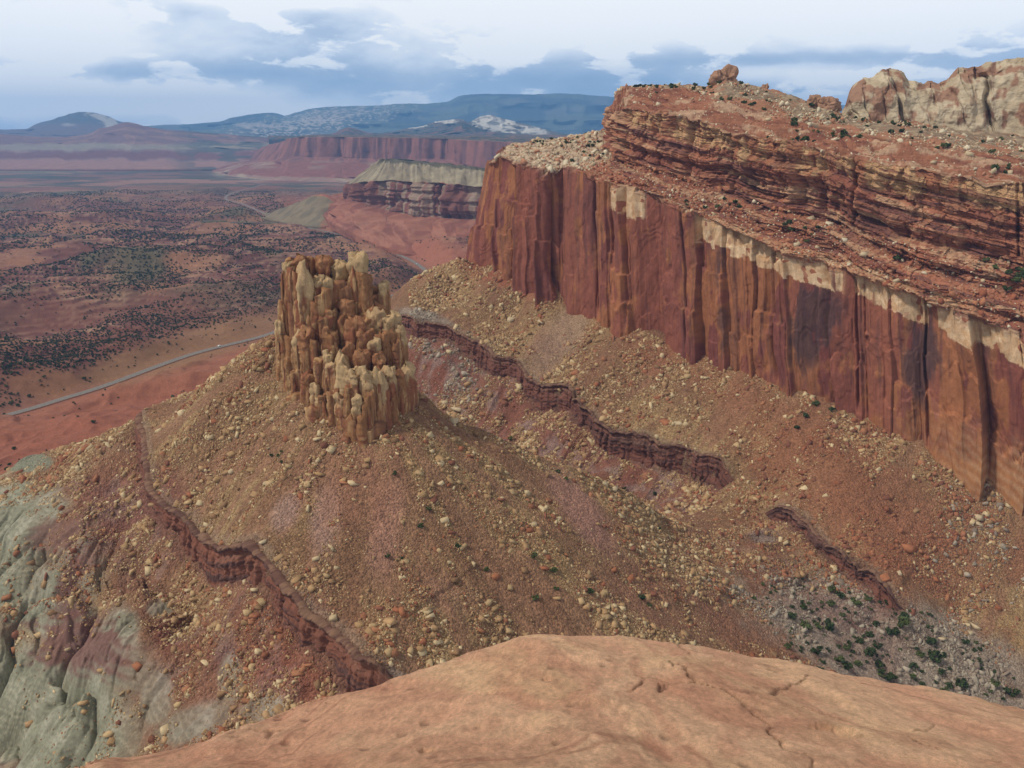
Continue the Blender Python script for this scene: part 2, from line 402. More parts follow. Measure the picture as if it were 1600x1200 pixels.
    c = mix(c, C_clay*.95, blob(u, v, 40, 722, 42, 16, 0, .15))
    # gray bench with junipers
    gb = np.maximum(blob(u, v, 1405, 1018, 250, 74, 21, .35, wn*.6), blob(u, v, 1180, 940, 110, 12, 25, .4, wn*.5)*.6)
    gb = np.maximum(gb, blob(u, v, 660, 500, 48, 16, 15, .3, wn*.4)); gb = np.maximum(gb, blob(u, v, 1195, 838, 22, 12, 0, .3, wn*.4)); gb = np.maximum(gb, blob(u, v, 600, 1045, 50, 9, 30, .3, wn*.4))
    c = mix(c, mix(np.broadcast_to(C_gry, x.shape+(3,)), lin(118,98,84), sst(0, .5, n2)), gb)
    # ledges
    for k, (d, e) in enumerate(mz[1:]):
        ban = (sst(-5.5, -4, d)*sst(1.4, .4, d))*e
        strat = .5+.5*np.sin(z*3.1+n2)
        dk = mix(np.broadcast_to(lin(92,60,54), x.shape+(3,)), lin(118,84,68), strat)
        if k == 2: dk = mix(dk, lin(124,80,62), .5)
        c = mix(c, dk, ban*.7)
        blw = sst(-60, -30, d)*sst(-1, -6, d)*e*(sst(-.9, .1, n1) if k != 0 else 1)
        pc = mix(np.broadcast_to(lin(128,78,66), x.shape+(3,)), lin(138,108,100), sst(-.2, .6, n2+np.sin(d/4)*.3))
        pc = mix(pc, lin(126,74,60), sst(.1, .6, vn2(x/9, y/9, 131)))
        c = mix(c, pc, blw*(.8 if k == 0 else .4))
        lip = sst(.2, 1.2, d)*sst(5, 2, d)*e
        c = mix(c, lin(132,112,92), lip*.5)
    # valley
    vr = mix(np.broadcast_to(lin(116,76,62), x.shape+(3,)), lin(100,64,56), sst(-.4, .5, fbm2(x/160, y/160, 4, 141)))
    vr = mix(vr, lin(152,112,86), sst(.15, .6, fbm2(x/70, y/140, 4, 151))*.8)
    q = tz/4.0; fr = q-np.floor(q); riser = sst(.3, .42, fr)*sst(.7, .58, fr)
    vr = mix(vr, lin(92,54,50), riser*sst(8, 80, rdist)*.85)
    vr = mix(vr, lin(168,132,104), sst(.62, .7, fr)*sst(.85, .72, fr)*sst(8, 80, rdist)*.5)
    Dd = np.hypot(x, y)
    vr = mix(vr, lin(84,82,58), sst(.0, .45, fbm2(x/260+y/900, y/420, 5, 143)-.1)*sst(900, 1800, Dd)*sst(8, 60, rdist)*.75)
    vr = mix(vr, lin(112,66,52), sst(.05, .4, fbm2(x/340, y/200, 4, 145))*.6)
    vr = mix(vr, lin(150,104,74), sst(.25, .5, fbm2(x/200, y/170, 4, 147))*.6)
    n5 = fbm2(x/300, y/300, 4, 161)
    # this side of the road red dirt
    vr = mix(vr, lin(146,88,64), blob(u, v, 150, 640, 330, 52, -19, .3, wn*.2)*sst(-14, 16, (v-(652-(u)*.31)))*.9)
    vr = mix(vr, lin(140,80,60), blob(u, v, 150, 680, 330, 40, -12, .3, wn*.4)*.6)
    vr = mix(vr, lin(136,98,66), blob(u, v, 280, 548, 190, 26, -17, .4, wn*.4)*.85)
    vr = mix(vr, lin(136,92,62), blob(u, v, 70, 600, 60, 22, 0, .4, wn*.4)*.7)
    vr = mix(vr, lin(150,90,68), blob(u, v, 600, 380, 160, 45, 18, .4, wn*.3)*sst(-10, 14, (u-660)*.42-(v-405)+12)*.9)
    # far lowlands
    far = sst(3000, 5200, Dd)
    fb = mix(np.broadcast_to(lin(122,84,72), x.shape+(3,)), lin(84,80,66), sst(-.1, .4, fbm2(x/500, y/260, 4, 171)))
    fb = mix(fb, lin(150,110,92), sst(.15, .4, fbm2(x/500, y/300, 5, 181))*.7); fb = mix(fb, lin(60,66,56), sst(.1, .3, fbm2(x/240, y/200, 5, 183))*.7)
    vr = mix(vr, fb, far)
    vr = mix(vr, lin(112,114,84), blob(u, v, 60, 258, 90, 12, 0, .4, wn*.3)*.8)
    vr = mix(vr, lin(150,140,116), blob(u, v, 440, 272, 90, 7, 0, .5, n5*.8)*.8)
    vr = mix(vr, lin(130,112,98), blob(u, v, 470, 262, 130, 16, 0, .4, n5*.4)*.7)
    c = mix(vr, c, near)
    c = c*(1+.10*np.clip(n3, -1, 1)*(1-bl*near))[..., None]
    return np.concatenate([c, (1-np.clip(bl+.0, 0, 1)*near)[..., None]*(.25+.75*near[..., None])], -1)
gc = ground_colour()
ground = mesh_np('ground', np.stack([GX, GY, GZ], -1).reshape(-1, 3), grid_faces(*GX.shape), gc.reshape(-1, 4), M_ground)
tag(ground, 'rubble covered talus slopes, clay badlands and red desert valley floor', 'ground', kind='structure')

def gz(x, y):
    """exact terrain height by lookup in the polar grid"""
    r = np.hypot(x, y); a = np.arctan2(x, y)
    j = np.clip((a-az[0])/(az[1]-az[0]), 0, len(az)-1.001); b = j.astype(int); g = j-b
    i = np.interp(r, rr, np.arange(len(rr))); i = np.clip(i, 0, len(rr)-1.001); c = i.astype(int); f = i-c
    return (GZ[c, b]*(1-f)+GZ[c+1, b]*f)*(1-g)+(GZ[c, b+1]*(1-f)+GZ[c+1, b+1]*f)*g
def gsample(A, x, y):
    r = np.hypot(x, y); a = np.arctan2(x, y)
    b = np.clip((a-az[0])/(az[1]-az[0]), 0, len(az)-1.001).astype(int)
    c = np.clip(np.interp(r, rr, np.arange(len(rr))), 0, len(rr)-1.001).astype(int)
    return A[c, b]

# the ledges themselves: thin layered cliffs following the step in the slope
M_shale = rock_mat('layered_shale', [(1.2, .2, (.3, .3, 3))], [(1.5, .3, (.3, .3, 3))])
def build_ledge(k, L_, label):
    w = L_['w']; seg = np.hypot(*np.diff(w, axis=0).T); sc = np.concatenate([[0], np.cumsum(seg)]); n = int(sc[-1]/.3); s_ = np.linspace(0, sc[-1], n)
    p = np.stack([np.interp(s_, sc, w[:, 0]), np.interp(s_, sc, w[:, 1])], -1); tg = np.gradient(p, axis=0)
    for q in (0, 1): tg[:, q] = np.convolve(np.pad(tg[:, q], 30, mode='edge'), np.ones(61)/61, 'valid')
    tg /= np.hypot(*tg.T)[:, None]; nl = np.stack([-tg[:, 1], tg[:, 0]], -1)
    jag = jagf(p[:, 0], p[:, 1], k)
    q0 = p+nl*(-jag)[:, None]
    zt = gz(*(q0+nl*1.5).T)+.35*vn2(s_/3, s_*0, 7)-.25; zb = gz(*(q0-nl*2.2).T)-2.0
    zt = np.convolve(np.pad(zt, 3, mode='edge'), np.ones(7)/7, 'valid')
    e = np.minimum(s_, sc[-1]-s_); f = sst(4, 16, e)
    m = 44; t = np.linspace(0, 1, m); Z = zb[:, None]+(zt-zb)[:, None]*t[None]+.1; S = np.broadcast_to(s_[:, None], Z.shape); T = np.broadcast_to(t[None], Z.shape)
    # irregular beds: strong ones stand out, soft ones are cut back
    bed = (np.floor(fbm2((Z-zt[:, None])/1.9, S/80, 3, 2001+k)*3.2)/3.2)
    blk = cell2(S/3.2, (Z-zt[:, None])/1.1, 2011)
    jn = cell2(S/2.6+vn2(S/7, Z/3, 5)*.3, Z*.04, 2013)
    up_ = sst(.55, .75, T); d = .9+bed*(.25+.65*up_)+(blk[2]-.5)*.8-sst(.1, 0, blk[1])*.3+(jn[2]-.5)*(2.2-1.2*up_)-sst(.1, 0, jn[1])*.7+fbm2(S/7, Z/5, 3, 2015)*.9+.9*sst(.86, .93, T)-(1-T)*-1.1
    d = d*f[:, None]
    d[:, -1] = -1.3; d[:, -2] = np.minimum(d[:, -2], .1)
    X = q0[:, :1]-nl[:, :1]*d; Y = q0[:, 1:]-nl[:, 1:]*d
    Z = Z-(1-f)[:, None]*3.0; Z[:, -1] -= .9
    base = [lin(120,76,62), lin(126,80,64), lin(126,78,60)][k]
    c = mix(B_(base, Z), lin(94,64,56), sst(-.1, .3, bed+blk[2]*.2-.1)); c = mix(c, lin(132,98,80), sst(.15, .5, fbm2((Z-zt[:, None])/1.3, S/30, 3, 2017+k))*.5*up_)
    c = mix(c, mix(B_(lin(128,96,74), Z), lin(100,70,58), sst(-.1, .2, fbm2(S/1.4, S*0+T*2, 3, 2021))), sst(.88, .96, T)*.85)
    o = mesh_np('rock_ledge', np.stack([X, Y, Z], -1).reshape(-1, 3), grid_faces(*Z.shape)[:, ::-1], c.reshape(-1, 3), M_shale)
    tag(o, label, 'rock ledge', kind='structure')
def B_(c, like): return np.broadcast_to(c, like.shape+(3,))
for k, lb in enumerate(['dark layered rock ledge running above the gully between cone and cliff', 'dark rock ledge on the lower right talus above the juniper bench', 'reddish layered rock ledge cutting down the left side of the cone']):
    build_ledge(k, LEDGES[k], lb)

# ------------------------------------------------------------------ road
def strip(name, width, off, lift, mat, colr):
    dp = np.gradient(ROAD, axis=0); nrm = np.stack([-dp[:, 1], dp[:, 0]], -1); nrm /= np.linalg.norm(nrm, axis=1)[:, None]
    pts = ROAD; cols = []
    for k in (-.5, .5):
        q = pts+nrm*(off+k*width); z = gz(q[:, 0], q[:, 1])
        cols.append(np.c_[q, z])
    zm = np.maximum(cols[0][:, 2], cols[1][:, 2]); zm = np.convolve(np.pad(zm, 4, mode='edge'), np.ones(9)/9, 'valid')
    for c in cols: c[:, 2] = zm+lift
    V = np.stack(cols, 1)
    return mesh_np(name, V.reshape(-1, 3), grid_faces(len(pts), 2), np.broadcast_to(colr, (len(pts)*2, 3)), mat, smooth=False)
sh_ = strip('road_shoulder', 11.5, 0, .5, M_road, lin(126,92,74)); tag(sh_, 'pale dirt shoulder under the valley road', 'road shoulder', kind='structure')
road = strip('road', 7.6, 0, .62, M_road, lin(112,108,106)); tag(road, 'gray asphalt road winding through the red valley', 'road', kind='structure')
for s_ in (-1, 1):
    e = strip('edge_line', .25, s_*3.5, .65, M_paint, lin(190,190,186)); e.parent = road
cl = strip('centre_line', .3, 0, .65, M_paint, lin(190,160,70)); cl.parent = road

# ------------------------------------------------------------------ lofted rock walls
def hermite(sc, Y, s):
    n = len(sc); d = np.zeros_like(Y)
    d[1:-1] = (Y[2:]-Y[:-2])/(sc[2:]-sc[:-2]).reshape((-1,)+(1,)*(Y.ndim-1)); d[0] = (Y[1]-Y[0])/(sc[1]-sc[0]); d[-1] = (Y[-1]-Y[-2])/(sc[-1]-sc[-2])
    d = d*.75
    i = np.clip(np.searchsorted(sc, s, side='right')-1, 0, n-2); h = sc[i+1]-sc[i]; t = (s-sc[i])/h
    e = (slice(None),)+(None,)*(Y.ndim-1); t = t[e]; h = h[e]
    return Y[i]*(2*t**3-3*t**2+1)+Y[i+1]*(3*t**2-2*t**3)+d[i]*h*(t**3-2*t**2+t)+d[i+1]*h*(t**3-t**2)

def loft(cols, counts, ns, key=1, bury=20):
    """cols: list of columns; each a list of (u,v,D). returns base grid P (ns,nt,3), arclength S, T, U"""
    A = np.array([[P(*q) for q in c] for c in cols]); 
    if bury:
        b = A[:, :1].copy(); b[..., 2] -= bury; A = np.concatenate([b, A], 1)
    uc = np.array([c[key][0] for c in cols], float)
    k = key+(1 if bury else 0)
    dist = np.linalg.norm(np.diff(A[:, k, :2], axis=0), axis=1)+.35*np.linalg.norm(np.diff(A[:, -1, :2], axis=0), axis=1)
    sc = np.concatenate([[0], np.cumsum(dist)]); s = np.linspace(0, sc[-1], ns)
    B = hermite(sc, A, s)
    T = np.concatenate([i+np.linspace(0, 1, c, endpoint=False) for i, c in enumerate(counts)]+[[len(counts)]])
    i = np.minimum(T.astype(int), len(counts)-1); f = (T-i)[None, :, None]
    G = B[:, i]*(1-f)+B[:, i+1]*f
    tg = np.gradient(G[..., :2], axis=0); 
    ker = np.ones(25)/25
    for q in range(2):
        w = np.pad(tg[..., q], ((12, 12), (0, 0)), mode='edge'); cs = np.cumsum(np.vstack([np.zeros((1, w.shape[1])), w]), 0); tg[..., q] = (cs[25:]-cs[:-25])/25
    nn = np.stack([tg[..., 1], -tg[..., 0]], -1); nn /= (np.linalg.norm(nn, axis=-1, keepdims=True)+1e-9)
    return G, s, T, nn, sc, uc

WALL = [
 [(790,380,900),(800,240,890),(965,215,930),(968,175,935),(990,150,960)],
 [(752,395,790),(787,231,800),(955,205,860),(960,170,865),(988,145,890)],
 [(733,410,706),(757,258,714),(953,212,800),(957,168,805),(985,139,830)],
 [(765,418,684),(775,248,692),(953,217,780),(957,169,785),(982,138,810)],
 [(800,428,666),(805,256,675),(953,224,760),(957,170,764),(980,138,790)],
 [(858,452,640),(860,273,646),(955,238,725),(957,172,728),(978,137,755)],
 [(874,474,640),(880,265,650),(956,242,710),(958,173,713),(977,137,738)],
 [(892,482,626),(900,268,636),(957,246,694),(959,174,697),(977,137,725)],
 [(940,500,605),(945,288,615),(966,252,666),(970,170,670),(985,136,705)],
 [(1000,520,581),(1000,302,591),(1010,252,640),(1012,174,645),(1020,135,690)],
 [(1100,560,544),(1100,343,554),(1105,290,600),(1105,194,607),(1110,152,650)],
 [(1170,586,520),(1170,374,530),(1172,312,575),(1172,212,583),(1175,170,628)],
 [(1240,612,497),(1240,402,507),(1240,330,552),(1240,226,560),(1240,188,605)],
 [(1330,650,472),(1330,430,483),(1325,352,525),(1325,244,533),(1325,203,580)],
 [(1430,700,448),(1430,466,459),(1425,377,500),(1425,262,508),(1420,220,555)],
 [(1600,785,416),(1600,527,429),(1600,405,472),(1600,292,482),(1600,246,530)],
 [(1850,930,376),(1850,625,391),(1850,450,440),(1850,330,452),(1850,280,500)],
 [(2200,1150,338),(2200,760,354),(2200,520,410),(2200,390,420),(2200,330,470)],
]
def sq(x, k=.22):   # squared-off wave -> ledges
    f = x-np.floor(x); return sst(.5-k, .5+k, np.abs(f*2-1))
def build_wall():
    cn = [14, 300, 190, 170, 90]
    G, s, T, nn, sc, uc = loft(WALL, cn, int(2500*QUICK))
    S = np.broadcast_to(s[:, None], G.shape[:2]).copy(); TT = np.broadcast_to(T[None], S.shape)
    X, Y, Z = G[..., 0], G[..., 1], G[..., 2]
    Zb = G[:, [cn[0]], 2]                        # base of the cliff per column
    Zr = G[:, [cn[0]+cn[1]], 2]
    w1 = sst(2.08, 1.97, TT)                     # vertical face
    w2 = sst(1.95, 2.08, TT)*sst(3.02, 2.95, TT)    # ledgy slope
    w3 = sst(2.95, 3.05, TT)*sst(4.08, 3.98, TT)    # upper tier
    w4 = sst(3.95, 4.1, TT)
    up = np.clip(TT-1, 0, 1)
    lean = (Z-Zb)*.10                            # joints lean a little
    sx = S+lean+fbm2(S/30, Z/40, 2, 3)*2.0
    big = fbm2(sx/80, Z/500, 2, 201)*4.5
    sa = sx+fbm2(S/40, Z/70, 2, 12)*2.2
    def facet(sx_, w, seed, amp, tilt, brkamp):
        i, l, e, i2, l2 = cell1(sx_/w, seed); wob_ = .05*vn2(S/5, Z/9, seed+5)
        def val(i, l):
            b1_ = .25+.9*hid(i, seed+3); b2_ = .1+.8*hid(i, seed+4)
            return (hid(i, seed+1)-.5)*amp+(hid(i, seed+2)-.5)*tilt*l*w - brkamp*sst(b1_, b1_+.02, up+wob_)*(hid(i, seed+6) > .3)+brkamp*.8*sst(b2_+.02, b2_, up-wob_)*(hid(i, seed+7) > .5)
        k = .5+.5*sst(0, 1.5, e*w)
        return val(i, l)*k+val(i2, l2)*(1-k), e*w, hid(i, seed+8)*k+hid(i2, seed+8)*(1-k), i
    A_, eA, idv, iA = facet(sa, 30, 2200, 7.0, .55, 3.2)
    B2, eB, idm, iB = facet(sa+.5*vn2(S/12, Z/50, 13), 9.5, 2220, 3.4, .8, 1.6)
    C2, eC, idb, iC = facet(sa+.4*vn2(S/5, Z/16, 14), 3.0, 2240, 1.0, .5, .6)
    msk = sst(-.1, .35, fbm2(S/45, Z/90, 3, 227))
    ucol = np.interp(S, sc, uc); msk = np.clip(msk*.7+.6*sst(1030, 985, ucol)*sst(880, 900, ucol), 0, 1)
    d1 = big+A_+B2*(.35+.65*msk)+C2*msk*.8 - 2.2*sst(1.3, 0, eA) - 1.0*sst(1.0, 0, eB)*msk
    d1 = d1+fbm3(X/6, Y/6, Z/14, 3, 241)*.5
    n2x = fbm2(S/9, Z/16, 4, 411); q_ = fbm2(S/14, Z/26, 3, 243)*2.2; fq = np.floor(q_); d1 = d1 + (fq+sst(.3, .7, q_-fq))*.45
    ed = eA
    for us, dep, wd in [(871,-13,5),(1212,-5,1.8),(985,-5,1.6),(935,-5,1.6),(1340,-4,1.3),(1460,-4,1.4),(1075,-3,1.2),(1545,-2,1.2)]:
        s0 = np.interp(us, uc[2:], sc[2:]); d1 = d1+dep*np.exp(-((sx-s0)/wd)**2)*sst(0, .15, up)
    # bedding
    zz = Z + S*.0 + fbm2(S/70, S*0+3, 2, 5)*3 + 0.18*S
    def strat(lam, sd, q=3.0, L=150): 
        g_ = fbm2(zz/lam, S/L, 3, sd)*q; fl = np.floor(g_); return (fl+sst(.35, .65, g_-fl))/q
    pm = .35+.9*sst(-.3, .4, fbm2(S/45, zz/14, 3, 263))
    lay = (strat(6.5, 261)*4.6+strat(2.4, 262, 2.5, 60)*2.6*pm+strat(1.0, 264, 2, 25)*1.2*pm)
    f1c, edc, idc = cell2(S/5.5+vn2(S/9,Z/5,1)*.3, zz/3.2, 281)
    blk = (idc-.5)*1.6 - sst(.08, 0, edc)*.5
    rub = fbm3(X/6, Y/6, Z/3, 4, 291)
    wob = fbm2(S/22, Z/80, 3, 295)*3.2
    d2 = lay*1.1+blk*1.5+rub*1.5+wob*1.2
    d3 = lay*(.95-.3*sst(3.6, 3.8, TT))+blk*1.4+(cell2(S/13, zz/16, 283)[2]-.5)*3.6+(cell2(S/5, zz/5, 285)[2]-.5)*1.8+fbm3(X/9, Y/9, Z/30, 3, 301)*2.2+wob*1.3 - np.maximum(ridge2(S/24, Z/200, 1, 303)-.7, 0)*14
    d4 = lay*.35
    # layered lower part of the right end
    dd = d1*w1+(d2*w2+d3*w3+d4*w4)
    # bench at the left : blocks rather than ledges
    bench = sst(905, 870, np.interp(S, sc, uc))*w2
    dd = dd*(1-bench*.7)
    X2 = X+nn[..., 0]*dd; Y2 = Y+nn[..., 1]*dd
    dz = w2*(rub*.8+(idc-.5)*.8)+w4*(fbm3(X/14, Y/14, Z/5, 4, 311)*2.4+strat(1.6, 265)*1.2+np.floor(fbm2((S*.3+Y)/9, S/60, 3, 267)*4)*.9)
    b1, be, bi = cell2(X/4.5, Y/4.5, 321)
    dz = dz+bench*((bi-.3)*2.6-sst(.15, 0, be)*1.2+fbm2(X/25, Y/25, 2, 325)*2)
    # broken rim line
    dz = dz + np.exp(-((TT-2.0)/.06)**2)*((cell2(sx/7, sx*0, 331)[2]-.5)*4.5)
    dz = dz + np.exp(-((TT-4.0)/.12)**2)*fbm2(S/12, S*0, 3, 335)*1.8
    Z2 = Z+dz
    # colours
    u, v = proj(X2, Y2, Z2)
    n1 = fbm2(S/28, Z/28, 4, 401); n2 = fbm2(S/9, Z/16, 4, 411); streak = fbm2(sx/2.6, Z/60, 3, 421); n3 = fbm3(X/2, Y/2, Z/2, 3, 431)
    c = np.broadcast_to(lin(136,78,60), X.shape+(3,)).copy()
    c = mix(c, lin(122,68,58), sst(.2, .8, idv+n1*.35))
    c = mix(c, lin(150,90,66), sst(.55, .8, idm)*.6)
    orange = sst(.1, .5, n2*.8+.3*n1+(idv-.5)*.8+(idm-.5)*.3-.08+.45*np.exp(-((u-1180)/90)**2)*np.exp(-((v-450)/110)**2)+.45*np.exp(-((u-1480)/130)**2)*np.exp(-((v-640)/70)**2)+.3*np.exp(-((u-960)/40)**2))
    c = mix(c, lin(160,102,60), orange*.7)
    c = mix(c, lin(92,62,58), sst(.35, .75, streak+n1*.4)*.4)
    vrn = np.exp(-((u-1268)/55)**2)*np.exp(-((v-500)/80)**2)+np.exp(-((u-1440)/35)**2)*np.exp(-((v-560)/80)**2)+.5*np.exp(-((u-1130)/20)**2)+.5*np.exp(-((u-1530)/40)**2)*np.exp(-((v-500)/60)**2)
    c = mix(c, lin(80,58,58), np.clip(sst(.2, .65, vrn+n2*.5+streak*.2-.1)*vrn*1.4, 0, .85))
    # pale cap band broken into blocks
    fb_, fe_, fi_ = cell2(sx/7.5, Z*.02+3, 445)
    lo = .80+.05*fi_+.06*sst(1300, 1100, u)*0
    band = sst(lo, lo+.012, up+n3*.01)*w1*np.clip(sst(948, 958, u)*sst(1012, 1004, u)+sst(1082, 1092, u), 0, 1)
    patch = sst(-.1, .0, fi_-.22+.35*fbm2(S/50, S*0, 2, 442)+.12*sst(1150,1085,u))
    pb_ = cell2(S/3.4, zz/3.0, 447)
    c = mix(c, mix(mix(np.broadcast_to(lin(190,150,108), X.shape+(3,)), lin(212,184,146), pb_[2]), lin(150,92,66), sst(.85, .95, pb_[2])), band*patch*.9)
    # pale cross-bedded rock at lower right
    pl = sst(1360, 1560, u+n1*30)*sst(.42, .12, up+n2*.08)*w1
    cb = .5+.5*np.sin((Z+S*.35)*1.1+n2*2)
    c = mix(c, mix(np.broadcast_to(lin(172,116,70), X.shape+(3,)), lin(186,140,98), cb), pl*.8)
    # ledgy part
    wz = zz+vn2(S/14, Z/8, 449)*.8
    lc = mix(np.broadcast_to(lin(134,80,62), X.shape+(3,)), lin(156,98,72), sst(-.3, .3, fbm2(wz/4.2, S/120, 3, 451)+n2*.3))
    lc = mix(lc, lin(108,70,62), sst(.15, .5, fbm2(wz/2.1, S/40, 3, 461))*.8)
    lc = mix(lc, lin(184,146,112), sst(.2, .55, fbm2(wz/3.1+40, S/50, 3, 471)+n3*.25+n2*.25-.12)*.7)
    lc = mix(lc, lin(164,116,84), sst(.6, .9, idc)*.4)
    lc = mix(lc, mix(np.broadcast_to(lin(196,162,124), X.shape+(3,)), lin(168,118,84), idc), sst(2.02, 2.06, TT)*sst(2.26, 2.18, TT+n1*.06+(idc-.5)*.05)*sst(-.15, .15, fbm2(S/35, Z/30, 3, 479)+.15)*.75*sst(1060, 1120, u))
    lc = mix(lc, lin(176,130,94), sst(.5, .8, bi)*bench)
    lc = mix(lc, lin(182,164,138), bench*sst(-.35, .1, n3+bi*.5)*.75)
    c = mix(c, lc*1.12, np.clip(w2+w3, 0, 1))
    top3 = w3*sst(3.62, 3.72, TT+n1*.10+.08*(idc-.5))*sst(962, 990, u)
    c = mix(c, mix(mix(np.broadcast_to(lin(190,150,106), X.shape+(3,)), lin(160,104,72), sst(-.2, .3, n2+n3*.3)), lin(120,76,60), sst(.2,.4,fbm2(wz/1.6, S/30, 3, 477))*.8), top3*.85)
    sl = mix(np.broadcast_to(lin(152,98,72), X.shape+(3,)), lin(128,78,60), sst(-.2, .3, fbm2(zz/1.5, S/50, 3, 481)+n3*.2))
    sl = mix(sl, lin(182,148,118), sst(.05, .45, fbm2((S*.3+Y)/7, S/45, 4, 483)+n3*.2)*.8)
    c = mix(c, sl, w4)
    c = c*(1+.12*np.clip(n3, -1, 1)[..., None])
    V = np.stack([X2, Y2, Z2], -1)
    nt = V.shape[1]; F = grid_faces(*X.shape).reshape(X.shape[0]-1, nt-1, 4)
    kk = cn[0]+cn[1]
    root = bpy.data.objects.new('cliff_wall', None); COL.objects.link(root)
    tag(root, 'long red sandstone cliff wall with ledgy tiers and pale bands', 'cliff', kind='structure')
    def sub(name, a, b, mat):
        VV = V[:, a:b+1].reshape(-1, 3); cc = c[:, a:b+1].reshape(-1, 3)
        return mesh_np(name, VV, grid_faces(X.shape[0], b-a+1), cc, mat, parent=root)
    sub('cliff_face', 0, kk, M_wall); sub('ledge_slope', kk, kk+cn[2], M_ledge); sub('upper_tier', kk+cn[2], nt-1, M_ledge)
    return V, s, T, sc, uc, kk, cn
WV, Ws, WT, Wsc, Wuc, Wkk, Wcn = build_wall()

# ------------------------------------------------------------------ upper hillside, knobs and pale domes
HILL = [
 [(960,150,900),(975,150,950),(990,165,1050)],
 [(974,139,735),(976,138,765),(985,150,860)],
 [(1020,137,692),(1020,134,730),(1020,150,830)],
 [(1060,142,672),(1060,133,715),(1060,150,820)],
 [(1105,156,650),(1105,135,705),(1105,150,800)],
 [(1133,162,640),(1133,122,705),(1130,150,800)],
 [(1180,174,627),(1180,134,690),(1180,150,780)],
 [(1220,183,615),(1220,145,680),(1220,160,770)],
 [(1260,193,600),(1260,160,665),(1260,175,760)],
 [(1300,200,590),(1300,170,650),(1300,180,740)],
 [(1340,208,578),(1340,184,640),(1340,190,730)],
 [(1420,222,555),(1420,190,630),(1420,195,720)],
 [(1500,236,542),(1500,204,620),(1500,204,710)],
 [(1600,250,530),(1600,214,600),(1600,215,700)],
 [(1850,285,500),(1850,235,570),(1850,235,660)],
 [(2200,335,470),(2200,265,540),(2200,260,620)],
]
def build_hill():
    G, s, T, nn, sc, uc = loft(HILL, [10, 160, 60], 900, key=1, bury=12)
    X, Y, Z = G[..., 0].copy(), G[..., 1].copy(), G[..., 2].copy(); S = np.broadcast_to(s[:, None], X.shape)
    TT = np.broadcast_to(T[None], X.shape)
    w = sst(.9, 1.3, TT)
    Z = Z+w*(fbm2(X/16, Y/16, 5, 501)*1.8+fbm2(X/3, Y/3, 2, 505)*.5)
    u, v = proj(X, Y, Z); n1 = fbm2(X/18, Y/18, 4, 511); n2 = fbm2(X/4, Y/4, 3, 515)
    c = mix(np.broadcast_to(lin(132,110,88), X.shape+(3,)), lin(156,134,108), sst(-.1, .5, n2))
    c = mix(c, lin(158,108,80), sst(.1, .6, n1+.5*sst(1150, 1050, u)+.5*sst(1.5, 1.1, TT)))
    return mesh_np('hillside', np.stack([X, Y, Z], -1).reshape(-1, 3), grid_faces(*X.shape), c.reshape(-1, 3), M_ledge), G
hill, HG = build_hill(); tag(hill, 'gray rubble hillside above the cliff wall', 'hillside', kind='structure')

DOME = [(1312,196,640,188),(1320,197,640,165),(1328,198,638,142),(1345,198,636,122),(1366,199,634,119),(1390,200,632,104),(1408,201,631,110),(1428,202,630,129),(1440,202,630,130),(1456,203,628,124),
        (1474,204,626,128),(1488,205,624,118),(1500,206,622,108),(1525,208,620,104),(1555,210,615,101),(1572,212,612,94),(1600,216,604,84),(1660,222,595,62),(1740,228,585,70),(1850,238,572,45),(2000,250,560,60),(2200,268,545,50)]
def build_domes():
    cols = []
    for u, vf, D, vt in DOME:
        h = vf-vt
        cols.append([(u, vf, D), (u, vf-h*.45, D+6), (u, vf-h*.8, D+15), (u, vt, D+34), (u, vt+6, D+80), (u, vt+40, D+130)])
    G, s, T, nn, sc, uc = loft(cols, [8, 70, 70, 60, 50, 30], 900, key=1, bury=15)
    X, Y, Z = G[..., 0], G[..., 1], G[..., 2]; S = np.broadcast_to(s[:, None], X.shape); TT = np.broadcast_to(T[None], X.shape)
    w = sst(.8, 1.5, TT)*sst(6, 3.9, TT)
    crk = np.maximum(ridge2((S+Z*.3)/26+fbm2(S/20, Z/20, 2, 3)*.2, Z/130, 1, 601)-.45, 0)*-18
    crk2 = np.maximum(ridge2((S+Z*.5)/9+fbm2(S/10, Z/10, 2, 3)*.2, Z/60, 1, 605)-.6, 0)*-7
    lay = fbm2(Z/4+S/40, S/60, 3, 611)*.35
    d = fbm3(X/18, Y/18, Z/25, 3, 621)*4.5+crk+crk2+lay+fbm3(X/5, Y/5, Z/7, 4, 631)*1.3
    X2 = X+nn[..., 0]*d*w; Y2 = Y+nn[..., 1]*d*w; Z2 = Z+sst(2.5, 4, TT)*fbm2(S/9, TT*2, 3, 641)*2.0*sst(6, 5, TT)
    n1 = fbm3(X/14, Y/14, Z/14, 4, 651); n2 = fbm2(S/5, Z/12, 3, 661)
    c = mix(np.broadcast_to(lin(184,166,138), X.shape+(3,)), lin(158,138,110), sst(-.3, .4, fbm2(Z/4+S/30, S/20, 3, 671))*.6)
    c = mix(c, lin(140,94,72), sst(.12, .45, n1+n2*.3)*.8)
    c = mix(c, lin(110,76,62), sst(.35, .6, n2-n1*.2)*.5)
    o = mesh_np('sandstone_domes', np.stack([X2, Y2, Z2], -1).reshape(-1, 3), grid_faces(*X.shape), c.reshape(-1, 3), M_dome)
    tag(o, 'row of pale rounded sandstone domes on the skyline at upper right', 'sandstone domes', kind='structure')
build_domes()

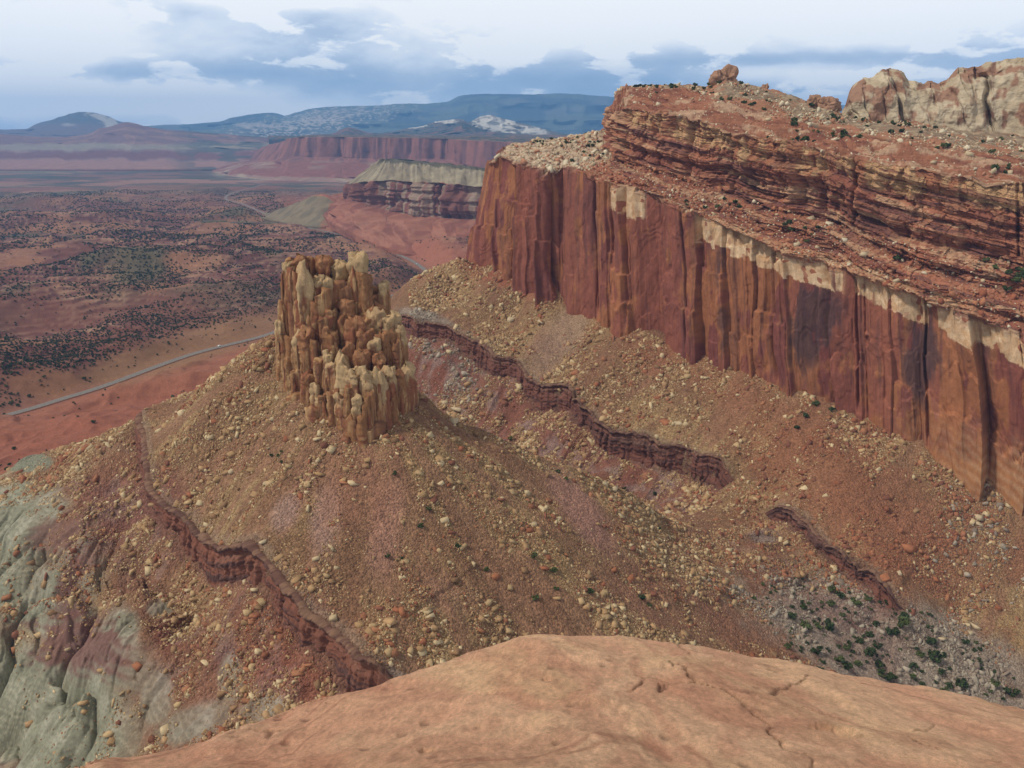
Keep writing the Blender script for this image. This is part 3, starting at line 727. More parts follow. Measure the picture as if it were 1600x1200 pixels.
def blob_rock(name, centre, r, seed, col, mat, sub=4, amp=.22, parent=None, sharp=1.0):
    bm = bmesh.new(); bmesh.ops.create_icosphere(bm, subdivisions=sub, radius=1); V = np.array([v.co[:] for v in bm.verts]); F = np.array([[v.index for v in f.verts] for f in bm.faces]); bm.free()
    n = fbm3(V[:, 0]*1.3+seed, V[:, 1]*1.3, V[:, 2]*1.3, 4, seed); n2 = np.abs(vn3(V[:, 0]*2+seed, V[:, 1]*2, V[:, 2]*2, seed+4))
    V = V*(1+amp*n-amp*.6*n2*sharp)[:, None]*np.array(r)
    c = col*(1+.15*np.clip(n, -1, 1))[:, None]
    o = mesh_np(name, V, F, c, mat, parent=parent); o.location = centre; return o
KN = [((1122,122,700),(7,6,7),'reddish lumpy rock knob crowning the rubble hill','a'),((1136,121,703),(9,7,8.5),'broad blocky rock knob, right one of the pair crowning the rubble hill','a'),
      ((1274,155,655),(5,5,5.5),'small brown rock knob between rubble hill and pale domes','b'),((1296,160,650),(8,6,5.5),'wider lumpy rock knob just left of the pale domes','b'),((1196,134,688),(3,3,4),'little rock knob partway down the rubble hill','c')]
for k, (q, r, lb, g_) in enumerate(KN):
    o = blob_rock('rock_knob', P(*q), (r[0], r[1], r[2]*1.1), 900+k*7, lin(158,118,92), M_dome, sub=5, amp=.42, sharp=1.4); o.location.z -= 2.0; tag(o, lb, 'rock knob', 'rock knobs on the skyline')

# ------------------------------------------------------------------ rock spire (fluted tower)
PIL = [ # u, vtop, halfwidth px, D, cap (0 plain, 1 orange knob, 2 pale knob, 3 pale dome)
 (447,409,8,348,2),(456,404,7,352,0),(467,402,11,352,1),(484,402,8,356,1),(503,400,13,354,1),(528,408,13,355,2),(557,393,15,352,2),(566,425,12,350,0),(597,438,8,352,2),(583,446,9,354,1),
 (458,425,10,345,0),(478,418,14,345,3),(493,432,9,346,2),(510,434,11,347,2),(500,455,9,343,0),(522,440,10,349,0),(540,450,11,349,0),(548,440,9,351,0),
 (540,466,12,345,1),(585,470,16,349,1),(575,490,14,345,0),(593,488,16,345,2),(612,490,14,343,2),(622,505,9,341,2),(552,498,14,338,1),(570,511,12,336,1),(505,493,9,339,0),(515,516,11,335,0),
 (478,514,13,336,1),(466,520,9,338,2),(490,530,9,336,0),(585,530,9,333,2),(600,520,13,337,0),(616,530,12,337,0),(543,540,9,331,1),(565,548,12,329,1),(590,556,10,329,1),
 (512,549,9,330,2),(531,550,10,328,3),(517,568,10,327,2),(536,562,13,325,3),(500,560,8,331,0),(555,578,12,321,2),(570,577,11,320,2),(588,578,14,322,3),(607,574,12,326,2),(620,585,10,330,0),(633,574,11,333,2),
 (640,590,7,335,2),(436,502,8,345,2),(443,470,7,347,0),(452,560,8,339,0),(462,575,9,336,0),(480,585,9,331,0),(494,600,8,327,2),(504,615,8,324,0),(520,610,9,322,0),(536,618,9,320,2),(557,620,8,316.5,2),
 (545,600,9,319,0),(575,615,9,317,0),(595,610,9,320,0),(612,612,8,325,0),(626,605,7,330,0),(540,500,12,342,0),(520,480,12,344,0),(490,470,12,343,0),(470,470,12,343,0),(560,470,13,350,0),
]
def pillar(cx, cy, zt, zb, r, cap, seed, nz=56, na=22):
    t = np.linspace(0, 1, nz)
    zz = zb+(zt-zb)*t
    a = np.linspace(0, 2*math.pi, na, endpoint=False)
    A, Zg = np.meshgrid(a, zz, indexing='xy')
    Tg = (Zg-zb)/(zt-zb); fromtop = (zt-Zg)/r
    rs = np.random.default_rng(seed); ph = rs.uniform(0, 6.28)
    R = r*(1.26-.30*Tg)
    # angular cross-section
    R = R*(1+.10*np.cos(2*A+ph)+.10*np.cos(3*A+ph)+.10*np.abs(np.cos(2*A-ph*2))+.05*np.cos(5*A+ph*3))
    ca, sa = np.cos(A), np.sin(A)
    crag = fbm3((cx+ca*r)/1.3, (cy+sa*r)/1.3, Zg/7, 4, 719); crag = crag-np.maximum(np.abs(vn3((cx+ca*r)/2.1, (cy+sa*r)/2.1, Zg/12, 721))*-1+.25, 0)*2.2
    kb = cell2((A+seed)*r/1.9, Zg/10+seed, 723); R = R+crag*.13*min(r, 2.5)+(np.clip((kb[2]-.5)*1.0, -.5, .5)-sst(.12, 0, kb[1])*.35)*.34*min(r, 2.6)
    nx, ny = cx+ca*r, cy+sa*r
    R = R*(1+.24*fbm3(nx/1.7+seed, ny/1.7, Zg/20, 3, 700)) - r*.16*np.maximum(ridge2(A*1.6+seed, Zg/30, 2, 705)-.35, 0)
    R = R*(1+.05*fbm3(nx/3, ny/3, Zg/1.8, 3, 710))-r*.12*np.maximum(ridge2(A*3.1+seed, Zg/60, 2, 707)-.45, 0)
    R = R-r*.06*sst(.25, .5, fbm2(Zg/2.2+seed, A*.3, 3, 715))*sst(9, 3, fromtop)
    if cap in (1, 2):     # waisted neck with a knob on top
        k = 1.15
        neck = np.exp(-((fromtop-1.7-.5*math.sin(seed))/.4)**2); R = R*(1-.16*neck)
        R = R*np.clip(1-np.clip(1-fromtop/.55, 0, 1)**3.0, 0, 1)**.6*(1+.0*fromtop)+r*.26*fbm3(nx/1.8, ny/1.8, Zg/2.6, 4, 717)*sst(2.5, .5, fromtop)
    elif cap == 3:
        R = R*np.sqrt(np.clip(1-np.clip(1-fromtop/2.2, 0, 1)**2.2, 0, 1))
    elif cap == 4:
        R = R*np.clip(fromtop/rs.uniform(2, 6)+.05, 0, 1)**.6
    else:
        R = R*np.clip(1-np.clip(1-fromtop/.45, 0, 1)**3.0, 0, 1)**.6
    lean = rs.uniform(-.012, .012, 2)
    X = cx+ca*R+lean[0]*(Zg-zb)+.35*np.sin(Zg/6+ph); Y = cy+sa*R+lean[1]*(Zg-zb)
    Zo = Zg+r*rs.uniform(.1, .7)*np.cos(A+ph)*np.exp(-fromtop/1.2)+(.5*r*fbm3(X/1.8, Y/1.8, Zg/9, 3, 727)*np.exp(-fromtop/1.0) if cap != 4 else 0)
    V = np.stack([X, Y, Zo], -1).reshape(-1, 3)
    i = np.arange(nz*na).reshape(nz, na); j = np.roll(i, -1, 1)
    F = np.stack([i[:-1], j[:-1], j[1:], i[1:]], -1).reshape(-1, 4)
    base = {0: lin(146,100,62), 1: lin(150,104,66), 2: lin(152,110,70), 3: lin(152,110,70), 4: lin(148,104,66)}[cap]
    n = fbm3(X/4+seed, Y/4, Zg/9, 3, 720)
    c = mix(np.broadcast_to(base, X.shape+(3,)), lin(140,84,56), sst(-.1, .5, n))
    c = mix(c, lin(180,140,94), sst(.2, .6, fbm3(X/1.2, Y/1.2, Zg/22, 4, 725)))
    c = mix(c, lin(112,72,54), sst(.3, .6, fbm2(A*2.2+seed, Zg/22, 3, 730))*.6)
    if cap in (2, 3):
        lim = 2.0 if cap == 2 else 3.2
        c = mix(c, lin(190,160,116), sst(lim+.8, lim-.8, fromtop*.9+n*2.0)*.7)
    if cap == 1: c = mix(c, lin(158,106,70), sst(2.3, 1.7, fromtop+n)*.6)
    return V, F, c.reshape(-1, 3)
def build_spire():
    VV, FF, CC = [], [], []; off = 0
    L = []
    pts = []
    for k, (u, v, hw, D, cap) in enumerate(PIL):
        p = P(u, v, D); dep = D*cT-p[2]*sT
        pts.append((p[0], p[1], p[2], hw*dep/FPX, cap)); L.append((u, v, D))
    # small flutes filling the flanks
    rs = np.random.default_rng(4)
    base = pts[:]
    for k in range(330):
        q = base[rs.integers(len(base))]
        an = rs.uniform(3.3, 6.1); dd = q[3]*rs.uniform(.75, 1.05)
        pts.append((q[0]+math.cos(an)*dd, q[1]+math.sin(an)*dd, q[2]-q[3]*rs.uniform(1.2, 5), q[3]*rs.uniform(.16, .42), 4))
    # inner mass behind the pillars
    bx = np.array([q[0] for q in base]); by = np.array([q[1] for q in base]); bz = np.array([q[2] for q in base])
    for gx_ in np.arange(bx.min(), bx.max(), 4.2):
        for gy_ in np.arange(by.min(), by.max(), 4.2):
            dd = np.hypot(bx-gx_, by-gy_); o_ = np.argsort(dd)[:3]
            if dd[o_[0]] < 3.2: pts.append((gx_+rs.uniform(-.6, .6), gy_+rs.uniform(-.6, .6), bz[o_].min()-rs.uniform(6, 14), rs.uniform(2.2, 3.4), 0))
    for k, (x, y, z, r, cap) in enumerate(pts):
        zb = float(gz(np.array([x]), np.array([y]))[0])-12
        big = k < len(base)
        V, F, c = pillar(x, y, z, min(zb, z-6), r*(1.12 if cap in (0, 3) else 1.04), cap, 40+k*3, 120 if big else 60, 34 if big else 14)
        VV.append(V); FF.append(F+off); CC.append(c); off += len(V)
    o = mesh_np('rock_tower', np.concatenate(VV), np.concatenate(FF), np.concatenate(CC), M_spire, smooth=False)
    tag(o, 'fluted tan rock tower of many pillars and knobs standing on the rubble cone', 'rock tower', kind='structure')
build_spire()

# ------------------------------------------------------------------ mesas and mountains
def far_loft(name, label, cat, cols, counts, ns, colour, disp=None, mat=M_far, bury=20, key=1):
    G, s, T, nn, sc, uc = loft(cols, counts, ns, key=key, bury=bury)
    X, Y, Z = G[..., 0], G[..., 1], G[..., 2]; S = np.broadcast_to(s[:, None], X.shape); TT = np.broadcast_to(T[None], X.shape)
    if disp is not None:
        d, dz = disp(X, Y, Z, S, TT); X = X+nn[..., 0]*d; Y = Y+nn[..., 1]*d; Z = Z+dz
    u, v = proj(X, Y, Z)
    c = colour(X, Y, Z, S, TT, u, v)
    o = mesh_np(name, np.stack([X, Y, Z], -1).reshape(-1, 3), grid_faces(*X.shape), c.reshape(-1, 3), mat)
    return tag(o, label, cat, kind='structure')
def B(c, like): return np.broadcast_to(c, like.shape+(3,))
# mid mesa
MID = [
 [(600,290,3300),(620,285,3300),(630,268,3310),(650,254,3400),(680,256,3700)],
 [(500,318,2650),(556,300,2800),(558,280,2810),(600,250,2900),(650,252,3100)],
 [(515,345,2350),(543,312,2500),(544,287,2510),(596,251,2700),(620,250,2900)],
 [(560,368,2050),(575,322,2400),(576,284,2410),(602,250,2640),(615,250,2800)],
 [(600,385,1900),(606,330,2330),(606,282,2340),(612,250,2580),(620,249,2760)],
 [(660,400,1800),(652,338,2240),(652,285,2250),(652,254,2500),(655,253,2700)],
 [(720,410,1740),(702,340,2150),(702,288,2160),(705,258,2400),(708,257,2600)],
 [(800,420,1680),(765,346,2080),(765,293,2090),(765,265,2330),(770,264,2530)],
 [(950,430,1600),(900,352,1950),(900,300,1960),(900,272,2200),(905,270,2400)]]
def mid_d(X, Y, Z, S, T):
    tal = sst(1, 1.4, T)*sst(2.02, 1.9, T); cl = sst(1.97, 2.03, T)*sst(3.03, 2.97, T); sl = sst(2.97, 3.1, T)
    r = np.abs(vn2(S/70+(2-T)*.8, T*1.2, 801))*2; r2 = np.abs(vn2(S/24+(2-T)*.6, T*1.5, 803))*2
    d = tal*((1-r)*34*sst(1, 1.5, T)+(1-r2)*9)+cl*(fbm2(S/60, Z/200, 3, 805)*18-np.maximum(ridge2(S/30, Z/120, 1, 807)-.5, 0)*30+np.floor(fbm2(Z/22, S/300, 3, 809)*4)*3)
    dz = sl*(fbm2(S/60, T*3, 3, 811)*4)-sl*(1-np.abs(vn2(S/22, T*.8, 813))*2)*1.5
    return d, dz
def mid_c(X, Y, Z, S, T, u, v):
    tal = lin(150,94,72); c = mix(B(tal, X), lin(132,78,62), sst(-.3, .4, fbm2(S/40, T*4, 3, 821)))
    c = mix(c, lin(166,112,88), sst(.1, .5, fbm2(S/25, T*5, 3, 822))*.5)
    cl = sst(1.99, 2.01, T)*sst(3.01, 2.98, T+.04*fbm2(S/30, S*0, 3, 823))
    cc = mix(B(lin(118,74,66), X), lin(134,86,72), sst(-.2, .3, fbm2(Z/14, S/300, 3, 831))*.8)
    cc = mix(cc, lin(152,130,110), sst(-.05, .25, fbm2(S/26, Z/260, 3, 833)+.25*sst(590, 640, u)-.1)*sst(560, 590, u)*.85)
    c = mix(c, cc, cl)
    gs = mix(B(lin(140,126,100), X), lin(122,108,88), sst(-.2, .4, fbm2(S/30, T*2, 3, 841)))
    gs = mix(gs, lin(160,146,118), sst(.2, .5, fbm2(S/14, T*1.2, 3, 843))*.6)
    gs = mix(gs, lin(70,66,50), sst(3.85, 3.95, T+.08*fbm2(S/12, T*8, 3, 845))*.8)
    return mix(c, gs, sst(2.98, 3.02, T+.05*fbm2(S/30, S*0, 3, 846)))
far_loft('mesa', 'gray topped mesa with dark red cliffs and orange talus skirt beyond the road', 'mesa', MID, [6, 120, 90, 80, 20], 900, mid_c, mid_d, key=2)
# olive mound
OL = [[(400,338,2750),(405,334,2900),(410,331,3000)],[(440,346,2560),(440,328,2740),(440,326,2900)],[(470,352,2450),(475,313,2650),(480,312,2850)],[(500,354,2380),(503,305,2600),(505,305,2850)],[(530,352,2380),(530,318,2560),(530,314,2800)],[(560,356,2330),(560,335,2500),(560,322,2700)],[(590,364,2250),(590,345,2400),(590,335,2600)]]
far_loft('hill', 'low rounded olive gray hill beside the far bend of the road', 'hill', OL, [5, 70, 40], 300,
         lambda X, Y, Z, S, T, u, v: mix(mix(B(lin(126,110,84), X), lin(110,98,76), sst(-.2, .4, fbm2(X/40, Y/40, 3, 851))), lin(158,96,72), np.clip(sst(505, 530, u+fbm2(X/40, Y/40, 3, 852)*18)+sst(.95, 1.0, T-1)*sst(480,500,u), 0, 1)),
         lambda X, Y, Z, S, T: (S*0, sst(1, 1.4, T)*fbm2(X/50, Y/50, 3, 853)*4), key=1, bury=14)
# red cliffs far
FR = [
 [(300,268,6600),(380,250,7400),(400,235,7500),(470,213,8200),(500,212,9000)],
 [(352,278,5500),(428,249,6000),(448,219,6100),(475,213,6800),(520,211,8000)],
 [(430,284,4900),(458,245,5600),(462,215,5650),(480,212,6300),(520,211,8000)],
 [(520,286,4700),(520,246,5400),(521,214,5450),(522,212,6200),(540,210,8000)],
 [(600,290,4500),(600,248,5200),(601,215,5250),(602,213,6000),(620,210,8000)],
 [(690,292,4400),(690,250,5050),(691,217,5100),(692,214,5900),(700,210,8000)],
 [(800,300,4200),(790,268,4700),(792,222,4800),(794,215,5700),(800,210,8000)],
 [(1000,305,4000),(980,275,4500),(982,226,4600),(984,217,5500),(990,211,8000)],
 [(1300,310,4000),(1280,280,4500),(1282,228,4600),(1284,217,5500),(1290,211,8000)]]
def fr_d(X, Y, Z, S, T):
    cl = sst(1.9, 2.03, T)*sst(3.1, 2.97, T); tal = sst(1, 1.4, T)*sst(2.02, 1.8, T)
    d = cl*(fbm2(S/200, Z/900, 4, 861)*60-np.maximum(ridge2(S/110, Z/400, 3, 863)-.3, 0)*45)+tal*(1-np.abs(vn2(S/160, T*2, 865))*2)*70
    return d, sst(2.95, 3.2, T)*fbm2(S/120, T*3, 3, 867)*5
def fr_c(X, Y, Z, S, T, u, v):
    c = mix(B(lin(142,110,94), X), lin(156,134,112), sst(-.1, .5, fbm2(S/120, T*6, 3, 871)))
    c = mix(c, lin(132,80,66), sst(.0, .5, fbm2(S/300, T*3, 3, 873)+.8*sst(700, 760, u)))
    cc = mix(B(lin(140,88,72), X), lin(116,74,64), sst(-.1, .3, fbm2(S/30, Z/300, 3, 875)))
    c = mix(c, cc, sst(1.75, 1.9, T)*sst(3.03, 2.98, T))
    c = mix(c, lin(122,92,74), sst(2.99, 3.05, T)); c = mix(c, lin(66,66,52), sst(3.05, 3.12, T)*sst(-.5, .1, fbm2(S/90, T*20, 3, 877)))
    return c
far_loft('mesa', 'long flat red cliff mesa in the distance below the blue mountains', 'mesa', FR, [6, 70, 70, 60, 20], 900, fr_c, fr_d, key=2, bury=40)
# left purple benches
def ridge_cols(us, sky, foot, toe, D0, D1, D2):
    out = []
    for u in us:
        v = np.interp(u, [a[0] for a in sky], [a[1] for a in sky])
        out.append([(u, toe, D0), (u, foot, D1), (u, (foot+v)/2+2, (D1+D2)/2), (u, v, D2), (u, v+3, D2*1.2)])
    return out
def rd(amp, sc, seed):
    def f(X, Y, Z, S, T):
        w = sst(1, 1.5, T)*sst(5.0, 3.9, T)
        r = np.abs(vn2(S/sc, T*1.3, seed))*2; r2 = np.abs(vn2(S/sc*2.7, T*2.5, seed+1))*2
        return w*((1-r)*amp+(1-r2)*amp*.35), sst(3.4, 4, T)*fbm2(S/sc*1.4, S*0, 4, seed+2)*amp*.05
    return f
SKL = [(-400,203),(0,206),(50,213),(100,214),(140,208),(165,199),(195,191),(225,197),(260,203),(300,205),(360,210),(430,216),(520,225)]
def L_c(X, Y, Z, S, T, u, v):
    vv = v+fbm2(S/200, T, 3, 881)*3
    c = mix(B(lin(118,86,84), X), lin(136,102,92), sst(-.2, .4, fbm2(S/300, T*5, 3, 883)))
    c = mix(c, lin(140,132,110), sst(222, 226, vv)*sst(237, 232, vv)*.7)
    c = mix(c, lin(112,66,62), sst(236, 239, vv)*sst(250, 247, vv)*.9)
    c = mix(c, lin(148,106,92), sst(249, 252, vv))
    c = mix(c, lin(70,74,66), sst(290, 240, u)*0+sst(240, 330, u)*sst(-.2, .3, fbm2(S/260, T*4, 3, 885))*.8)
    return c
far_loft('hills', 'layered purple and pink hills at the far left beyond the valley', 'hills', ridge_cols([-400,-200,-50,50,100,140,165,195,225,260,300,340,380,430,520], SKL, 240, 264, 6300, 7300, 8600), [6, 40, 60, 60, 20], 700, L_c, rd(70, 420, 887), key=1, bury=60)
SKB = [(-400,204),(0,203),(45,200),(60,193),(85,185),(110,178),(128,175),(152,176),(168,181),(188,189),(235,199),(300,204)]
def Bt_c(X, Y, Z, S, T, u, v):
    c = mix(B(lin(82,80,78), X), lin(104,84,80), sst(188, 198, v))
    n = fbm2(S/160, Z/60, 3, 891)
    return mix(c, lin(190,180,164), blob(u, v, 163, 187, 20, 8, 25, .4, n*.8)*.8+blob(u, v, 108, 195, 10, 2.5, 0, .5, n*.5)*.4)
far_loft('hill', 'blue flat topped butte on the far left horizon', 'hill', ridge_cols([-400,-100,0,45,60,85,110,128,152,168,188,235,300], SKB, 210, 222, 10500, 11500, 13500), [4, 30, 50, 60, 20], 500, Bt_c, rd(120, 600, 893), key=1, bury=80)
# big plateau
SKM = [(100,200),(225,197),(300,194),(340,190),(375,183),(405,178),(428,176),(447,181),(480,172),(520,167),(580,165.5),(640,163),(700,160),(718,151),(735,149),(760,148),(860,147),(970,152),(1100,158),(1400,165),(2000,175)]
def M_c(X, Y, Z, S, T, u, v):
    n = fbm2(S/500, Z/150, 4, 901); n2 = fbm2(S/160, Z/60, 3, 903)
    c = mix(B(lin(58,68,66), X), lin(92,92,84), sst(-.1, .5, n))
    c = mix(c, lin(84,92,78), sst(0, .4, fbm2(S/900, T*5, 3, 907)))
    return mix(c, lin(176,162,146), np.clip(blob(u, v, 490, 190, 60, 9, -10, .6, fbm2(S/50, Z/18, 5, 909)*2.6+.15)+.6*blob(u, v, 395, 196, 30, 4, 0, .5, n2), 0, .85))
far_loft('mountain', 'long blue plateau mountain with a pale rock patch on the horizon', 'mountain', ridge_cols([100,225,300,340,375,405,428,447,480,520,580,640,700,718,735,760,860,970,1100,1400,2000], SKM, 208, 218, 11500, 13500, 17500), [4, 30, 70, 70, 20], 900, M_c, rd(320, 900, 905), key=1, bury=100)
SKW = [(560,214),(610,206),(640,200),(660,197),(680,191),(700,187),(720,186),(733,191),(748,183),(765,180),(790,186),(815,193),(840,199),(870,207),(900,212)]
def W_c(X, Y, Z, S, T, u, v):
    n = fbm2(S/70, Z/22, 4, 911)
    c = mix(B(lin(66,72,62), X), lin(96,84,74), sst(-.1, .4, n))
    w = np.maximum(blob(u, v, 775, 192, 36, 12, 12, .35, n*.7), blob(u, v, 825, 202, 34, 6, 12, .4, n*.7)); w = np.maximum(w, blob(u, v, 700, 189, 22, 4, -5, .4, n*.8)); w = np.maximum(w, blob(u, v, 645, 198, 16, 3, -5, .4, n*.8))
    return mix(c, lin(196,188,174), w*.9)
far_loft('hills', 'white sandstone cliffs and dark hills under the plateau mountain', 'hills', ridge_cols([560,610,640,660,680,700,720,733,748,765,790,815,840,870,900], SKW, 211, 218, 8200, 8800, 9600), [4, 20, 60, 60, 20], 700, W_c, rd(90, 260, 915), key=1, bury=60)
SKD = [(420,215),(520,208),(545,199),(575,207),(640,209),(690,204),(722,190),(745,200),(760,205),(800,208),(860,211)]
far_loft('hills', 'low dark wooded hills in front of the white cliffs', 'hills', ridge_cols([420,520,545,575,640,690,722,745,760,800,860], SKD, 212, 217, 7600, 8000, 8400), [4, 15, 40, 40, 12], 500,
         lambda X, Y, Z, S, T, u, v: mix(B(lin(70,72,62), X), lin(112,80,68), sst(.0, .5, fbm2(S/90, T*3, 3, 921)+.5*np.exp(-((u-548)/25)**2))), rd(60, 200, 923), key=1, bury=60)

# ------------------------------------------------------------------ foreground slickrock
SIL = [(-120,1290,6.2),(110,1200,8),(250,1166,9),(400,1131,10.5),(500,1092,11.5),(650,1061,12.5),(750,1028,13.2),(850,1004,13.8),(930,996,14.2),(1000,1002,14.2),(1100,1017,14.2),(1200,1036,14.2),(1300,1052,14),(1450,1078,13.8),(1600,1106,13.5),(1900,1165,13)]
def build_front():
    pts = [P(*q) for q in SIL]+[P(800,1200,7.2),P(1200,1200,7.2),P(1500,1200,7.5),P(500,1200,7.6),P(300,1200,7.9),P(800,1100,9.8),P(1100,1100,10),P(1400,1150,9.5)]
    pts += [np.array(q, float) for q in [(0,0,-1.75),(3,0,-1.9),(-3,0,-1.9),(0,3,-3.2),(4,3,-3.4),(-4,3.5,-3.8),(8,2,-3.8),(-8,2,-6.0),(0,-4,-.8),(12,4,-5.5),(14,-3,-4),(-12,-3,-5)]]
    f = TPS(pts, lam=3e-4, scale=5.0)
    sil = np.array([(-14,-6),(-9,-1)]+[tuple(P(*q)[:2]) for q in SIL]+[(14.5,9),(20,4)])
    a = np.linspace(math.radians(-80), math.radians(80), 1150); r = np.exp(np.linspace(math.log(1.2), math.log(70), 620))
    R, A = np.meshgrid(r, a, indexing='ij'); X, Y = R*np.sin(A), R*np.cos(A)
    Lf = Lut(f, -22, 22, -6, 24, .25); z = Lf(X, Y)
    d, _, _ = polydist(X, Y, sil); d = np.maximum(d, 0)
    z = z-.30*np.maximum(d-.2,0)-.22*np.minimum(d, 12)**2-np.maximum(d-12, 0)*5
    wx_, wy_ = X+fbm2(X/3, Y/5, 3, 949)*.9, Y+fbm2(X/3, Y/5, 3, 948)*2.2
    n = fbm2(wx_/3.2, wy_/5, 4, 951); n2 = fbm2(wx_/.9, wy_/2.2, 5, 953); n3 = fbm2(X/.16, Y/.4, 4, 955)
    fr = (z*1.0+.22*X+n*.35+Y*.3)/.30; fr = fr-np.floor(fr); stp = (sst(.2, .8, fr)-fr)*.05*sst(-.2, .4, fbm2(X/2, Y/3, 3, 957))
    z2 = z+n*.16+n2*.045+n3*.012+stp
    ck = cell2((X+n2*.35)/2.4, (Y+n*.8)/3.4, 959); crk_ = sst(.022, .0, ck[1])*sst(.0, .4, fbm2(X/2.5, Y/3, 3, 960)); z2 = z2-crk_*.06
    pk = cell2(X/.55, Y/.9, 958); pits = sst(.16, .05, pk[0])*(pk[2] > .72); z2 = z2-pits*.035
    # shallow pockets
    for (u, v, D, w, dp) in [(1305,1138,8.9,.20,.12),(1330,1145,8.7,.14,.09),(780,1086,10.4,.20,.05),(520,1102,11.3,.08,.05),(860,1079,10.8,.07,.04),(1110,1026,13,.07,.04),(668,1172,8,.06,.05),(1400,1090,12,.07,.04),(745,1138,8.8,.06,.04),(340,1178,8.8,.16,.04)]:
        p = P(u, v, D); q = np.hypot((X-p[0])/1.6, (Y-p[1]))+n3*.04
        z2 = z2-dp*sst(w*1.2, w*.5, q)
    z2 = np.maximum(z2, -170)
    c = mix(B(lin(230,170,134), X), lin(238,186,146), sst(-.3, .4, n+.5*n2))
    c = mix(c, lin(208,142,110), sst(-.1, .6, fbm2(wx_/1.8+9, wy_/4, 5, 961))*.7)
    c = mix(c, lin(236,190,144), sst(.0, .7, fbm2(wx_/1.1, wy_/2.6, 5, 963))*.6)
    c = mix(c, lin(200,136,108), sst(.1, .6, fbm2(wx_/.5, wy_/1.3, 4, 965)+n*.3)*.4)
    c = c*(1+.14*fbm2(X/.05, Y/.12, 3, 969))[..., None]
    c = mix(c, lin(160,110,90), sst(.45, .9, n3*.9+n2*.2)*.3)
    c = mix(c, lin(120,90,78), np.clip(pits*.5+crk_*.6, 0, .8))
    ln = np.abs(vn2(X/1.7+.3*fr, Y/5.0, 967)); c = mix(c, lin(172,108,84), sst(.05, .0, ln)*.5)
    c = mix(c, lin(160,92,66), sst(2, 25, d)*.8)
    o = mesh_np('rock_outcrop', np.stack([X, Y, z2], -1).reshape(-1, 3), grid_faces(*X.shape), c.reshape(-1, 3), M_slick)
    tag(o, 'smooth orange sandstone slab in the foreground with small pockets', 'rock slab', kind='structure')
build_front()

# ------------------------------------------------------------------ rocks
def hull_variants(n, npts, seed):
    rs = random.Random(seed); out = []
    for k in range(n):
        bm = bmesh.new()
        sx, sy, sz = rs.uniform(.8, 1.35), rs.uniform(.6, 1.0), rs.uniform(.3, .7)
        for i in range(npts):
            if i < 8: p = [(1 if i & (1 << j) else -1)*rs.uniform(.6, 1) for j in range(3)]
            else:
                p = [rs.uniform(-1, 1) for _ in range(3)]; m = max(abs(a) for a in p); p = [a/m*rs.uniform(.8, 1) for a in p]
            bm.verts.new((p[0]*sx, p[1]*sy, p[2]*sz))
        r = bmesh.ops.convex_hull(bm, input=bm.verts)
        bmesh.ops.delete(bm, geom=[g for g in r['geom_interior'] if isinstance(g, bmesh.types.BMVert)], context='VERTS')
        bmesh.ops.triangulate(bm, faces=bm.faces)
        bm.verts.index_update()
        V = np.array([v.co[:] for v in bm.verts], np.float32); F = np.array([[v.index for v in f.verts] for f in bm.faces], np.int32); bm.free()
        out.append((V, F))
    return out
def rotm(rs, n):
    q = rs.normal(size=(n, 4)); q /= np.linalg.norm(q, axis=1)[:, None]; w, x, y, z = q.T
    return np.stack([1-2*(y*y+z*z), 2*(x*y-z*w), 2*(x*z+y*w), 2*(x*y+z*w), 1-2*(x*x+z*z), 2*(y*z-x*w), 2*(x*z-y*w), 2*(y*z+x*w), 1-2*(x*x+y*y)], -1).reshape(n, 3, 3)
def scatter_mesh(name, variants, pos, size, cols, mat, rs, yaw=False, smooth=False):
    VV, FF, CC = [], [], []; off = 0; idx = rs.integers(0, len(variants), len(pos))
    for k, (V, F) in enumerate(variants):
        m = idx == k; n = m.sum()
        if not n: continue
        if yaw:
            a = rs.uniform(0, 6.28, n); R = np.zeros((n, 3, 3)); R[:, 0, 0] = np.cos(a); R[:, 0, 1] = -np.sin(a); R[:, 1, 0] = np.sin(a); R[:, 1, 1] = np.cos(a); R[:, 2, 2] = 1
        else: R = rotm(rs, n)
        W = np.einsum('nij,vj->nvi', R, V)*size[m][:, None, None]+pos[m][:, None, :]
        VV.append(W.reshape(-1, 3)); FF.append((F[None]+(np.arange(n)*len(V))[:, None, None]+off).reshape(-1, 3)); off += n*len(V)
        CC.append(np.repeat(cols[m], len(V), 0))
    return mesh_np(name, np.concatenate(VV), np.concatenate(FF), np.concatenate(CC), mat, smooth=smooth)
HV = hull_variants(48, 9, 3)
def in_frame(x, y, z, m=30):
    u, v = proj(x, y, z); return (u > -m) & (u < 1600+m) & (v > -m) & (v < 1200+m)

